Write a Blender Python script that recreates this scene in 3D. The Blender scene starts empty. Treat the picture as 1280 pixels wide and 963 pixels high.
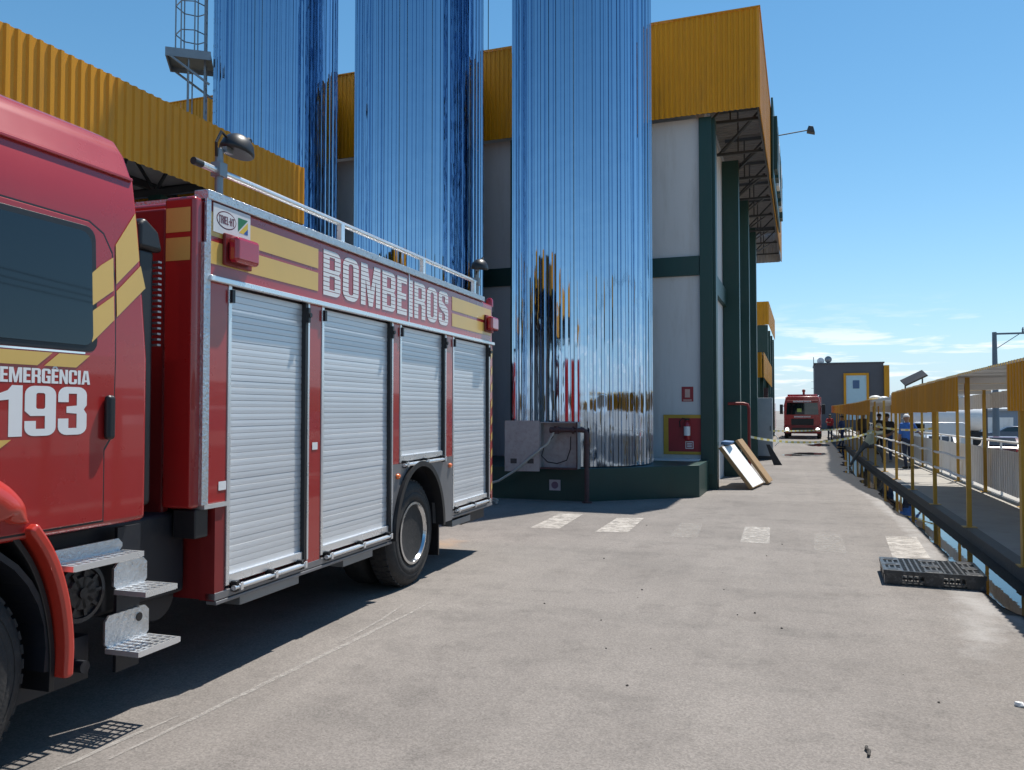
import bpy, bmesh, math, random
from mathutils import Vector, Matrix
from math import sin, cos, pi, radians, atan2, sqrt

SC = bpy.context.scene
COL = SC.collection
random.seed(7)

# ------------------------------------------------------------------ camera, sky, sun, exposure
CAM_H = 1.85
cam_d = bpy.data.cameras.new('camera'); cam = bpy.data.objects.new('camera', cam_d); COL.objects.link(cam)
cam.location = (0, 0, CAM_H)
cam.rotation_euler = (radians(90 + 1.747), 0, radians(19.951))
cam_d.sensor_width = 36; cam_d.lens = 28.125; cam_d.clip_start = 0.05; cam_d.clip_end = 5000
SC.camera = cam

SUN_AZ, SUN_EL = radians(21), radians(64)          # azimuth from +Y towards +X
sdir = Vector((sin(SUN_AZ)*cos(SUN_EL), cos(SUN_AZ)*cos(SUN_EL), sin(SUN_EL)))
sun_d = bpy.data.lights.new('sun', 'SUN'); sun = bpy.data.objects.new('sun', sun_d); COL.objects.link(sun)
sun_d.energy = 5.0; sun_d.angle = radians(0.53); sun_d.color = (1.0, 0.955, 0.88)
sun.rotation_euler = sdir.to_track_quat('Z', 'Y').to_euler(); sun.location = (10, 30, 40)

world = bpy.data.worlds.new('World'); SC.world = world; world.use_nodes = True
wn, wl = world.node_tree.nodes, world.node_tree.links
bg = wn['Background']
sky = wn.new('ShaderNodeTexSky'); sky.sky_type = 'NISHITA'; sky.sun_disc = False
sky.sun_elevation = SUN_EL; sky.sun_rotation = SUN_AZ; sky.air_density = 1.0; sky.dust_density = 0.1; sky.ozone_density = 2.2
tc = wn.new('ShaderNodeTexCoord'); sep = wn.new('ShaderNodeSeparateXYZ'); wl.new(tc.outputs['Generated'], sep.inputs[0])
def wmath(op, a, b=None, c=None, clamp=False):
    n = wn.new('ShaderNodeMath'); n.operation = op; n.use_clamp = clamp
    for i, v in enumerate((a, b, c)):
        if v is None: continue
        if isinstance(v, (int, float)): n.inputs[i].default_value = v
        else: wl.new(v, n.inputs[i])
    return n.outputs[0]
# thin low clouds: a flat layer seen in perspective, only low over the horizon
zc = wmath('MAXIMUM', sep.outputs['Z'], 0.012)
comb = wn.new('ShaderNodeCombineXYZ')
wl.new(wmath('DIVIDE', sep.outputs['X'], wmath('ADD', zc, 0.06)), comb.inputs[0]); wl.new(wmath('DIVIDE', sep.outputs['Y'], wmath('ADD', zc, 0.06)), comb.inputs[1])
nz = wn.new('ShaderNodeTexNoise'); nz.inputs['Scale'].default_value = 1.15; nz.inputs['Detail'].default_value = 9; nz.inputs['Roughness'].default_value = 0.58; nz.inputs['Distortion'].default_value = 0.3
wl.new(comb.outputs[0], nz.inputs['Vector'])
cr = wn.new('ShaderNodeMapRange'); cr.inputs['From Min'].default_value = 0.515; cr.inputs['From Max'].default_value = 0.62; wl.new(nz.outputs['Fac'], cr.inputs['Value'])
fade = wn.new('ShaderNodeMapRange'); fade.inputs['From Min'].default_value = 0.07; fade.inputs['From Max'].default_value = 0.13; fade.inputs['To Min'].default_value = 1; fade.inputs['To Max'].default_value = 0
wl.new(sep.outputs['Z'], fade.inputs['Value'])
mixc = wn.new('ShaderNodeMix'); mixc.data_type = 'RGBA'
wl.new(wmath('MULTIPLY', wmath('MULTIPLY', cr.outputs[0], fade.outputs[0]), 0.8), mixc.inputs['Factor'])
hsv = wn.new('ShaderNodeHueSaturation'); hsv.inputs['Hue'].default_value = 0.488; hsv.inputs['Saturation'].default_value = 1.22; hsv.inputs['Value'].default_value = 1.2; wl.new(sky.outputs[0], hsv.inputs['Color'])
# pale moist air low over the horizon, the same all round
hz = wn.new('ShaderNodeMix'); hz.data_type = 'RGBA'; hz.inputs['B'].default_value = (3.2, 5.5, 8.4, 1); wl.new(hsv.outputs[0], hz.inputs['A'])
wl.new(wmath('MULTIPLY', wmath('POWER', 2.718, wmath('MULTIPLY', zc, -7.5)), 0.72), hz.inputs['Factor'])
wl.new(hz.outputs['Result'], mixc.inputs['A']); mixc.inputs['B'].default_value = (9.4, 9.8, 10.4, 1)
wl.new(mixc.outputs['Result'], bg.inputs['Color']); bg.inputs['Strength'].default_value = 0.088

SC.view_settings.view_transform = 'Standard'; SC.view_settings.look = 'None'
SC.view_settings.exposure = 0.40; SC.view_settings.gamma = 1.0
SC.render.engine = 'CYCLES'
SC.cycles.use_denoising = True; SC.cycles.max_bounces = 8; SC.cycles.glossy_bounces = 4
SC.cycles.caustics_reflective = True; SC.cycles.blur_glossy = 0.4; SC.cycles.caustics_refractive = False; SC.cycles.sample_clamp_indirect = 12

def gz(y):
    t = min(max((y - 8) / 32, 0), 1); return -0.24*t*t*(3 - 2*t)

# ------------------------------------------------------------------ materials
MATS = {}
def node_mat(name):
    m = bpy.data.materials.new(name); m.use_nodes = True
    return m, m.node_tree.nodes, m.node_tree.links, m.node_tree.nodes['Principled BSDF']
def mat(name, col, rough=0.5, metal=0.0, var=0.12, vscale=3.0, bump=0.0, bscale=40.0, coat=0.0, spec=0.5, stretch=(1, 1, 1), dirt=None, dirt_amt=0.0, emit=None, estr=0, transmission=0, rvar=0.08, ovar=0.0):
    if name in MATS: return MATS[name]
    m, N, L, p = node_mat(name)
    tcn = N.new('ShaderNodeTexCoord'); mp = N.new('ShaderNodeMapping'); L.new(tcn.outputs['Object'], mp.inputs[0]); mp.inputs['Scale'].default_value = stretch
    n1 = N.new('ShaderNodeTexNoise'); n1.inputs['Scale'].default_value = vscale; n1.inputs['Detail'].default_value = 7; n1.inputs['Roughness'].default_value = 0.62
    L.new(mp.outputs[0], n1.inputs['Vector'])
    r = N.new('ShaderNodeMapRange'); r.inputs['From Min'].default_value = 0.25; r.inputs['From Max'].default_value = 0.75
    r.inputs['To Min'].default_value = 1 - var; r.inputs['To Max'].default_value = 1 + var; L.new(n1.outputs['Fac'], r.inputs['Value'])
    mul = N.new('ShaderNodeMix'); mul.data_type = 'RGBA'; mul.blend_type = 'MULTIPLY'; mul.inputs['Factor'].default_value = 1
    mul.inputs['A'].default_value = (*col, 1)
    cc = N.new('ShaderNodeCombineColor'); [L.new(r.outputs[0], cc.inputs[i]) for i in range(3)]
    L.new(cc.outputs[0], mul.inputs['B'])
    out = mul.outputs['Result']
    if ovar:                                            # each sheet or slat a touch different from its neighbours
        oi = N.new('ShaderNodeObjectInfo'); ov = N.new('ShaderNodeMapRange'); L.new(oi.outputs['Random'], ov.inputs['Value']); ov.inputs['To Min'].default_value = 1 - ovar; ov.inputs['To Max'].default_value = 1 + ovar*.5
        om = N.new('ShaderNodeMix'); om.data_type = 'RGBA'; om.blend_type = 'MULTIPLY'; om.inputs['Factor'].default_value = 1; L.new(out, om.inputs['A'])
        oc = N.new('ShaderNodeCombineColor'); [L.new(ov.outputs[0], oc.inputs[i]) for i in range(3)]; L.new(oc.outputs[0], om.inputs['B']); out = om.outputs['Result']
    if dirt:
        n2 = N.new('ShaderNodeTexNoise'); n2.inputs['Scale'].default_value = vscale*2.3; n2.inputs['Detail'].default_value = 10; n2.inputs['Roughness'].default_value = 0.7
        L.new(mp.outputs[0], n2.inputs['Vector'])
        dr = N.new('ShaderNodeMapRange'); dr.inputs['From Min'].default_value = 0.5; dr.inputs['From Max'].default_value = 0.72; dr.inputs['To Max'].default_value = dirt_amt; L.new(n2.outputs['Fac'], dr.inputs['Value'])
        dm = N.new('ShaderNodeMix'); dm.data_type = 'RGBA'; L.new(dr.outputs[0], dm.inputs['Factor']); L.new(out, dm.inputs['A']); dm.inputs['B'].default_value = (*dirt, 1)
        out = dm.outputs['Result']
    L.new(out, p.inputs['Base Color'])
    p.inputs['Metallic'].default_value = metal; p.inputs['Specular IOR Level'].default_value = spec
    rr = N.new('ShaderNodeMapRange'); rr.inputs['To Min'].default_value = max(rough - rvar, 0.01); rr.inputs['To Max'].default_value = min(rough + rvar, 1); L.new(n1.outputs['Fac'], rr.inputs['Value'])
    L.new(rr.outputs[0], p.inputs['Roughness'])
    if coat: p.inputs['Coat Weight'].default_value = coat; p.inputs['Coat Roughness'].default_value = 0.04
    if transmission: p.inputs['Transmission Weight'].default_value = transmission
    if emit: p.inputs['Emission Color'].default_value = (*emit, 1); p.inputs['Emission Strength'].default_value = estr
    if bump:
        bn = N.new('ShaderNodeTexNoise'); bn.inputs['Scale'].default_value = bscale; bn.inputs['Detail'].default_value = 4; L.new(mp.outputs[0], bn.inputs['Vector'])
        b = N.new('ShaderNodeBump'); b.inputs['Strength'].default_value = bump; b.inputs['Distance'].default_value = 0.02; L.new(bn.outputs['Fac'], b.inputs['Height']); L.new(b.outputs[0], p.inputs['Normal'])
    MATS[name] = m; return m

RED = mat('red_paint', (0.34, 0.017, 0.016), 0.28, var=0.06, vscale=1.2, coat=0.7, dirt=(0.20, 0.05, 0.04), dirt_amt=0.15)
RED_D = mat('red_paint_dull', (0.20, 0.015, 0.015), 0.45, var=0.1)
ORED = mat('fender_red', (0.46, 0.034, 0.02), 0.32, var=0.07, coat=0.5)
YEL = mat('yellow_vinyl', (0.62, 0.40, 0.10), 0.35, var=0.05, vscale=2, coat=0.3)
WHT = mat('white_vinyl', (0.72, 0.72, 0.72), 0.4, var=0.04)
ALU = mat('aluminium_slat', (0.70, 0.715, 0.735), 0.42, 0.42, var=0.06, vscale=1.5, stretch=(1, 0.4, 1), ovar=0.07)
ALUB = mat('bright_aluminium', (0.78, 0.79, 0.80), 0.28, 0.7, var=0.05)
CHK = mat('checker_plate', (0.62, 0.63, 0.64), 0.3, 0.85, var=0.15, vscale=30, bump=0.5, bscale=60)
CHROME = mat('chrome', (0.8, 0.8, 0.82), 0.08, 1.0, var=0.03, rvar=0.03)
BLK = mat('black_plastic', (0.012, 0.012, 0.014), 0.42, var=0.2)
CHAS = mat('chassis_paint', (0.010, 0.012, 0.018), 0.5, var=0.25, dirt=(0.05, 0.045, 0.04), dirt_amt=0.3)
RUB = mat('tyre_rubber', (0.022, 0.022, 0.023), 0.75, var=0.25, vscale=8, bump=0.25, bscale=60, dirt=(0.09, 0.08, 0.07), dirt_amt=0.35)
GLS = mat('cab_glass', (0.004, 0.006, 0.008), 0.03, var=0.02, rvar=0.01, spec=0.8)
LRED = mat('red_lens', (0.38, 0.008, 0.02), 0.12, var=0.05, coat=1.0)
ORG = mat('orange_lens', (0.8, 0.16, 0.02), 0.2, var=0.05, coat=0.8)
YST = mat('yellow_sheet', (0.62, 0.268, 0.007), 0.38, 0.0, var=0.08, vscale=1.0, stretch=(1, 1, 0.25), dirt=(0.34, 0.16, 0.02), dirt_amt=0.4, spec=0.3, ovar=0.12)
GRN = mat('dark_green_paint', (0.008, 0.045, 0.037), 0.45, var=0.16, vscale=1.2, stretch=(1, 1, 0.4), dirt=(0.04, 0.05, 0.045), dirt_amt=0.25)
WALL = mat('white_wall', (0.60, 0.60, 0.60), 0.75, var=0.07, vscale=0.9, stretch=(1, 1, 0.15), dirt=(0.36, 0.33, 0.29), dirt_amt=0.45, bump=0.05, bscale=25)
STEEL = mat('grey_steel', (0.25, 0.27, 0.29), 0.45, 0.6, var=0.12)
DSTEEL = mat('dark_steel', (0.05, 0.055, 0.06), 0.5, 0.3, var=0.15)
ROOFU = mat('roof_sheet_grey', (0.42, 0.42, 0.43), 0.5, 0.2, var=0.08)
RUST = mat('rusty_pipe', (0.075, 0.04, 0.042), 0.7, var=0.3, vscale=9, dirt=(0.16, 0.06, 0.04), dirt_amt=0.6, bump=0.2)
GALV = mat('galvanised', (0.36, 0.37, 0.38), 0.5, 0.5, var=0.15, vscale=6, dirt=(0.2, 0.15, 0.12), dirt_amt=0.4)
HOSE = mat('hose', (0.42, 0.42, 0.38), 0.6, var=0.1)
CONC = mat('concrete', (0.31, 0.29, 0.26), 0.85, var=0.14, vscale=1.5, bump=0.2, bscale=30, dirt=(0.18, 0.17, 0.16), dirt_amt=0.4)
KERB = mat('kerb_concrete', (0.07, 0.07, 0.07), 0.6, var=0.25, vscale=2, bump=0.2, bscale=30, dirt=(0.05, 0.05, 0.05), dirt_amt=0.5)
WSHT = mat('white_sheet', (0.80, 0.81, 0.81), 0.5, var=0.05, vscale=2, stretch=(1, 1, 0.3), dirt=(0.5, 0.46, 0.40), dirt_amt=0.35, ovar=0.08)
WPNT = mat('white_paint', (0.75, 0.75, 0.74), 0.4, var=0.05)
PALM = mat('pallet_plastic', (0.03, 0.032, 0.035), 0.36, var=0.3, vscale=8, dirt=(0.3, 0.3, 0.3), dirt_amt=0.4)
WOOD = mat('raw_wood', (0.30, 0.19, 0.09), 0.75, var=0.25, vscale=5, stretch=(1, 6, 6), bump=0.1)
GWALL = mat('grey_block_wall', (0.105, 0.105, 0.115), 0.85, var=0.12, vscale=0.8, bump=0.1, bscale=8)
BLUEP = mat('pale_blue_panel', (0.42, 0.58, 0.64), 0.3, var=0.05)
BLUEG = mat('blue_window', (0.02, 0.08, 0.20), 0.1, var=0.05)
BGREY = mat('blue_grey_cladding', (0.22, 0.28, 0.36), 0.6, var=0.06)
SOIL = mat('parking_ground', (0.22, 0.20, 0.18), 0.9, var=0.2, vscale=0.3)
TREADW = mat('rim_steel', (0.62, 0.64, 0.67), 0.16, 1.0, var=0.08)

def tank_mat():
    m, N, L, p = node_mat('mirror_stainless')
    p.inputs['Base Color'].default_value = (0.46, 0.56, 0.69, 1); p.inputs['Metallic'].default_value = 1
    tcn = N.new('ShaderNodeTexCoord'); mp = N.new('ShaderNodeMapping'); L.new(tcn.outputs['Object'], mp.inputs[0]); mp.inputs['Scale'].default_value = (1, 1, 0.16)
    n = N.new('ShaderNodeTexNoise'); n.inputs['Scale'].default_value = 3.2; n.inputs['Detail'].default_value = 3; L.new(mp.outputs[0], n.inputs['Vector'])
    n3 = N.new('ShaderNodeTexNoise'); n3.inputs['Scale'].default_value = 1.6; n3.inputs['Detail'].default_value = 2; L.new(tcn.outputs['Object'], n3.inputs['Vector'])
    ad = N.new('ShaderNodeMath'); ad.operation = 'MULTIPLY_ADD'; L.new(n3.outputs['Fac'], ad.inputs[0]); ad.inputs[1].default_value = 0.5; L.new(n.outputs['Fac'], ad.inputs[2])
    b = N.new('ShaderNodeBump'); b.inputs['Strength'].default_value = 0.5; b.inputs['Distance'].default_value = 0.016; L.new(ad.outputs[0], b.inputs['Height']); L.new(b.outputs[0], p.inputs['Normal'])
    n2 = N.new('ShaderNodeTexNoise'); n2.inputs['Scale'].default_value = 14; n2.inputs['Detail'].default_value = 6; L.new(mp.outputs[0], n2.inputs['Vector'])
    r = N.new('ShaderNodeMapRange'); r.inputs['From Min'].default_value = 0.4; r.inputs['From Max'].default_value = 0.8; r.inputs['To Min'].default_value = 0.035; r.inputs['To Max'].default_value = 0.11; L.new(n2.outputs['Fac'], r.inputs['Value']); L.new(r.outputs[0], p.inputs['Roughness'])
    return m
TANK = tank_mat()

def road_mat():
    m, N, L, p = node_mat('worn_asphalt')
    tcn = N.new('ShaderNodeTexCoord'); o = tcn.outputs['Object']
    def noise(s, d=6, r=0.6, vec=o):
        n = N.new('ShaderNodeTexNoise'); n.inputs['Scale'].default_value = s; n.inputs['Detail'].default_value = d; n.inputs['Roughness'].default_value = r; L.new(vec, n.inputs['Vector']); return n.outputs['Fac']
    def mr(v, a, b, c, d):
        n = N.new('ShaderNodeMapRange'); L.new(v, n.inputs['Value'])
        for k, x in zip(('From Min', 'From Max', 'To Min', 'To Max'), (a, b, c, d)): n.inputs[k].default_value = x
        return n.outputs[0]
    def mix(f, a, b):
        n = N.new('ShaderNodeMix'); n.data_type = 'RGBA'
        L.new(f, n.inputs['Factor'])
        for k, v in (('A', a), ('B', b)):
            if isinstance(v, tuple): n.inputs[k].default_value = (*v, 1)
            else: L.new(v, n.inputs[k])
        return n.outputs['Result']
    c = mix(mr(noise(0.35, 8, 0.65), 0.3, 0.7, 0, 1), (0.166, 0.149, 0.136), (0.226, 0.204, 0.187))
    c = mix(mr(noise(2.2, 10, 0.75), 0.52, 0.72, 0, 0.55), c, (0.118, 0.107, 0.098))
    mp = N.new('ShaderNodeMapping'); L.new(o, mp.inputs[0]); mp.inputs['Scale'].default_value = (0.22, 2.2, 1)
    c = mix(mr(noise(1.0, 7, 0.6, mp.outputs[0]), 0.5, 0.75, 0, 0.35), c, (0.13, 0.12, 0.11))
    # faint lengthwise wheel tracks and a coarse worn patchwork
    mp2 = N.new('ShaderNodeMapping'); L.new(o, mp2.inputs[0]); mp2.inputs['Scale'].default_value = (1.5, 0.07, 1)
    c = mix(mr(noise(1.0, 5, 0.6, mp2.outputs[0]), 0.48, 0.7, 0, 0.4), c, (0.25, 0.226, 0.205))
    c = mix(mr(noise(0.55, 12, 0.8), 0.5, 0.64, 0, 0.5), c, (0.125, 0.113, 0.104))
    vo = N.new('ShaderNodeTexVoronoi'); vo.inputs['Scale'].default_value = 95; L.new(o, vo.inputs['Vector'])
    vs2 = N.new('ShaderNodeSeparateColor'); L.new(vo.outputs['Color'], vs2.inputs[0])
    va = N.new('ShaderNodeMath'); va.operation = 'MULTIPLY_ADD'; L.new(vs2.outputs[0], va.inputs[0]); va.inputs[1].default_value = 0.55; L.new(mr(noise(60, 5, 0.8), 0.35, 0.65, 0, 0.45), va.inputs[2])
    sp = mr(va.outputs[0], 0.1, 0.9, 0.72, 1.28)
    mu = N.new('ShaderNodeMix'); mu.data_type = 'RGBA'; mu.blend_type = 'MULTIPLY'; mu.inputs['Factor'].default_value = 1; L.new(c, mu.inputs['A'])
    cc = N.new('ShaderNodeCombineColor'); [L.new(sp, cc.inputs[i]) for i in range(3)]; L.new(cc.outputs[0], mu.inputs['B']); c = mu.outputs['Result']
    # dark pits
    c = mix(mr(noise(21, 6, 0.85), 0.62, 0.72, 0, 0.85), c, (0.06, 0.052, 0.047))
    # oil spots
    c = mix(mr(noise(0.9, 6, 0.65), 0.60, 0.74, 0, 0.5), c, (0.09, 0.078, 0.068))
    at = N.new('ShaderNodeAttribute'); at.attribute_name = 'stain'
    sep = N.new('ShaderNodeSeparateColor'); L.new(at.outputs['Color'], sep.inputs[0])
    edge = noise(3.0, 8, 0.7)
    def soft(ch):
        a = N.new('ShaderNodeMath'); a.operation = 'MULTIPLY_ADD'; L.new(edge, a.inputs[0]); a.inputs[1].default_value = 0.9; L.new(ch, a.inputs[2]); return a.outputs[0]
    c = mix(mr(soft(sep.outputs[2]), 0.75, 1.15, 0, 0.8), c, (0.34, 0.22, 0.14))       # soil
    salt = mr(soft(sep.outputs[1]), 0.72, 1.2, 0, 0.75); c = mix(salt, c, (0.40, 0.385, 0.37))
    wet = mr(soft(sep.outputs[0]), 0.85, 1.05, 0, 1); c = mix(wet, c, (0.035, 0.031, 0.028))
    L.new(c, p.inputs['Base Color'])
    L.new(mr(wet, 0, 1, 0.86, 0.5), p.inputs['Roughness']); L.new(mr(wet, 0, 1, 0.35, 0.06), p.inputs['Specular IOR Level'])
    b = N.new('ShaderNodeBump'); b.inputs['Strength'].default_value = 0.35; b.inputs['Distance'].default_value = 0.008
    n = N.new('ShaderNodeMath'); n.operation = 'MULTIPLY_ADD'; L.new(vs2.outputs[0], n.inputs[0]); n.inputs[1].default_value = 0.35; L.new(noise(30, 8, 0.8), n.inputs[2])
    L.new(n.outputs[0], b.inputs['Height']); L.new(b.outputs[0], p.inputs['Normal'])
    return m
ROAD = road_mat()

def paint_mat(name, col, lo, hi, scale=6.0):
    """worn paint: transparent where the wear noise has taken it off"""
    m, N, L, p = node_mat(name)
    tcn = N.new('ShaderNodeTexCoord')
    n = N.new('ShaderNodeTexNoise'); n.inputs['Scale'].default_value = scale; n.inputs['Detail'].default_value = 12; n.inputs['Roughness'].default_value = 0.75; L.new(tcn.outputs['Object'], n.inputs['Vector'])
    n2 = N.new('ShaderNodeTexNoise'); n2.inputs['Scale'].default_value = 130; L.new(tcn.outputs['Object'], n2.inputs['Vector'])
    a = N.new('ShaderNodeMath'); a.operation = 'MULTIPLY_ADD'; L.new(n2.outputs['Fac'], a.inputs[0]); a.inputs[1].default_value = 0.25; L.new(n.outputs['Fac'], a.inputs[2])
    r = N.new('ShaderNodeMapRange'); L.new(a.outputs[0], r.inputs['Value']); r.inputs['From Min'].default_value = lo; r.inputs['From Max'].default_value = hi
    L.new(r.outputs[0], p.inputs['Alpha']); p.inputs['Base Color'].default_value = (*col, 1); p.inputs['Roughness'].default_value = 0.8
    return m

def water_mat():
    m, N, L, p = node_mat('puddle_water')
    p.inputs['Base Color'].default_value = (0.012, 0.012, 0.012, 1); p.inputs['Roughness'].default_value = 0.015; p.inputs['Specular IOR Level'].default_value = 0.6
    tcn = N.new('ShaderNodeTexCoord'); n = N.new('ShaderNodeTexNoise'); n.inputs['Scale'].default_value = 5; n.inputs['Detail'].default_value = 2; L.new(tcn.outputs['Object'], n.inputs['Vector'])
    b = N.new('ShaderNodeBump'); b.inputs['Strength'].default_value = 0.04; b.inputs['Distance'].default_value = 0.01; L.new(n.outputs['Fac'], b.inputs['Height']); L.new(b.outputs[0], p.inputs['Normal'])
    return m
WATER = water_mat()

def stripes_mat(name, c1, c2, freq, axis=0):
    m, N, L, p = node_mat(name)
    tcn = N.new('ShaderNodeTexCoord'); s = N.new('ShaderNodeSeparateXYZ'); L.new(tcn.outputs['Object'], s.inputs[0])
    a = N.new('ShaderNodeMath'); a.operation = 'MULTIPLY'; L.new(s.outputs[axis], a.inputs[0]); a.inputs[1].default_value = freq
    fr = N.new('ShaderNodeMath'); fr.operation = 'FRACT'; L.new(a.outputs[0], fr.inputs[0])
    gt = N.new('ShaderNodeMath'); gt.operation = 'GREATER_THAN'; L.new(fr.outputs[0], gt.inputs[0]); gt.inputs[1].default_value = 0.45
    mx = N.new('ShaderNodeMix'); mx.data_type = 'RGBA'; L.new(gt.outputs[0], mx.inputs['Factor']); mx.inputs['A'].default_value = (*c1, 1); mx.inputs['B'].default_value = (*c2, 1)
    L.new(mx.outputs['Result'], p.inputs['Base Color']); p.inputs['Roughness'].default_value = 0.5
    return m
TAPE = stripes_mat('caution_tape', (0.75, 0.56, 0.12), (0.78, 0.76, 0.62), 6.0)

# ------------------------------------------------------------------ builders
def tag(o, label=None, cat=None, group=None, kind=None):
    if label: o['label'] = label
    if cat: o['category'] = cat
    if group: o['group'] = group
    if kind: o['kind'] = kind
    return o
def thing(name, label, cat, loc=(0, 0, 0), rz=0.0, group=None):
    o = bpy.data.objects.new(name, None); COL.objects.link(o); o.location = loc; o.rotation_euler = (0, 0, rz); o.empty_display_size = 0.2
    return tag(o, label, cat, group)
def link(name, me, parent=None, loc=(0, 0, 0), rot=(0, 0, 0)):
    o = bpy.data.objects.new(name, me); COL.objects.link(o); o.parent = parent; o.location = loc; o.rotation_euler = rot
    return o
class MB:
    def __init__(s): s.v = []; s.f = []; s.m = []; s.cur = 0
    def mi(s, i): s.cur = i; return s
    def add(s, vs, fs):
        b = len(s.v); s.v += [tuple(v) for v in vs]; s.f += [tuple(b + i for i in f) for f in fs]; s.m += [s.cur]*len(fs); return s
    def box(s, x0, x1, y0, y1, z0, z1):
        x0, x1 = sorted((x0, x1)); y0, y1 = sorted((y0, y1)); z0, z1 = sorted((z0, z1))
        return s.add([(x0, y0, z0), (x1, y0, z0), (x1, y1, z0), (x0, y1, z0), (x0, y0, z1), (x1, y0, z1), (x1, y1, z1), (x0, y1, z1)],
                     [(0, 3, 2, 1), (4, 5, 6, 7), (0, 1, 5, 4), (1, 2, 6, 5), (2, 3, 7, 6), (3, 0, 4, 7)])
    def quad(s, a, b, c, d): return s.add([a, b, c, d], [(0, 1, 2, 3)])
    def tube(s, a, b, r, n=10, r2=None, cap=True):
        a, b = Vector(a), Vector(b); d = (b - a).normalized(); u = d.orthogonal().normalized(); w = d.cross(u); r2 = r if r2 is None else r2
        vs = [a + (u*cos(2*pi*i/n) + w*sin(2*pi*i/n))*r for i in range(n)] + [b + (u*cos(2*pi*i/n) + w*sin(2*pi*i/n))*r2 for i in range(n)]
        fs = [(i, (i + 1) % n, n + (i + 1) % n, n + i) for i in range(n)]
        if cap: fs += [tuple(range(n - 1, -1, -1)), tuple(range(n, 2*n))]
        return s.add(vs, fs)
    def path(s, pts, r, n=8):
        pts = [Vector(p) for p in pts]; rings = []
        u = None
        for i, p in enumerate(pts):
            d = (pts[min(i + 1, len(pts) - 1)] - pts[max(i - 1, 0)]).normalized()
            u = d.orthogonal().normalized() if u is None else (u - d*u.dot(d)).normalized()
            w = d.cross(u); rings += [p + (u*cos(2*pi*k/n) + w*sin(2*pi*k/n))*r for k in range(n)]
        fs = [(i*n + k, i*n + (k + 1) % n, (i + 1)*n + (k + 1) % n, (i + 1)*n + k) for i in range(len(pts) - 1) for k in range(n)]
        fs += [tuple(range(n - 1, -1, -1)), tuple(range((len(pts) - 1)*n, len(pts)*n))]
        return s.add(rings, fs)
    def bar(s, a, b, w, h):
        a, b = Vector(a), Vector(b); d = (b - a).normalized(); up = Vector((0, 0, 1)) if abs(d.z) < 0.95 else Vector((0, 1, 0))
        u = d.cross(up).normalized()*w/2; t = u.normalized().cross(d)*h/2
        vs = [p + q for p in (a, b) for q in (-u - t, u - t, u + t, -u + t)]
        return s.add(vs, [(0, 3, 2, 1), (4, 5, 6, 7), (0, 1, 5, 4), (1, 2, 6, 5), (2, 3, 7, 6), (3, 0, 4, 7)])
    def prism(s, pts, axis, a, b):
        """pts: 2D outline, axis 0: (y,z) extruded along x; 1: (x,z) along y; 2: (x,y) along z"""
        def P(p, t): return ((t, p[0], p[1]), (p[0], t, p[1]), (p[0], p[1], t))[axis]
        n = len(pts); vs = [P(p, a) for p in pts] + [P(p, b) for p in pts]
        return s.add(vs, [(i, (i + 1) % n, n + (i + 1) % n, n + i) for i in range(n)] + [tuple(range(n - 1, -1, -1)), tuple(range(n, 2*n))])
    def lathe(s, prof, c, axis=0, n=32):
        """prof: [(along axis, radius)]"""
        c = Vector(c); vs = []
        for t, r in prof:
            for k in range(n):
                a = 2*pi*k/n; e = (r*cos(a), r*sin(a))
                vs.append(c + Vector(((t, e[0], e[1]), (e[0], t, e[1]), (e[0], e[1], t))[axis]))
        m = len(prof)
        return s.add(vs, [(j*n + k, j*n + (k + 1) % n, (j + 1)*n + (k + 1) % n, (j + 1)*n + k) for j in range(m - 1) for k in range(n)] + [tuple(range(n)), tuple(range((m - 1)*n, m*n))])
    def ball(s, c, r, n=12, sc=(1, 1, 1), lo=-pi/2, hi=pi/2):
        m = n//2; vs = []
        for j in range(m + 1):
            t = lo + (hi - lo)*j/m
            for k in range(n): a = 2*pi*k/n; vs.append((c[0] + r*sc[0]*cos(t)*cos(a), c[1] + r*sc[1]*cos(t)*sin(a), c[2] + r*sc[2]*sin(t)))
        return s.add(vs, [(j*n + k, j*n + (k + 1) % n, (j + 1)*n + (k + 1) % n, (j + 1)*n + k) for j in range(m) for k in range(n)] + [tuple(range(n)), tuple(range(m*n, (m + 1)*n))])
    def mesh(s, name, mats, smooth=None, normals=True):
        me = bpy.data.meshes.new(name); me.from_pydata(s.v, [], s.f)
        for m in (mats if isinstance(mats, (list, tuple)) else [mats]): me.materials.append(m)
        me.polygons.foreach_set('material_index', s.m)
        if normals:
            bm = bmesh.new(); bm.from_mesh(me); bmesh.ops.recalc_face_normals(bm, faces=bm.faces); bm.to_mesh(me); bm.free()
        if smooth is not None:
            me.polygons.foreach_set('use_smooth', [True]*len(me.polygons)); me.set_sharp_from_angle(angle=radians(smooth))
        me.update(); return me
    def obj(s, name, mats, parent=None, smooth=None, bevel=0, loc=(0, 0, 0), rot=(0, 0, 0), seg=2):
        o = link(name, s.mesh(name, mats, smooth), parent, loc, rot)
        if bevel:
            b = o.modifiers.new('bevel', 'BEVEL'); b.width = bevel; b.segments = seg; b.limit_method = 'ANGLE'; b.angle_limit = radians(40); b.harden_normals = True
            o.data.polygons.foreach_set('use_smooth', [True]*len(o.data.polygons)); o.data.set_sharp_from_angle(angle=radians(50))
        return o

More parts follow.
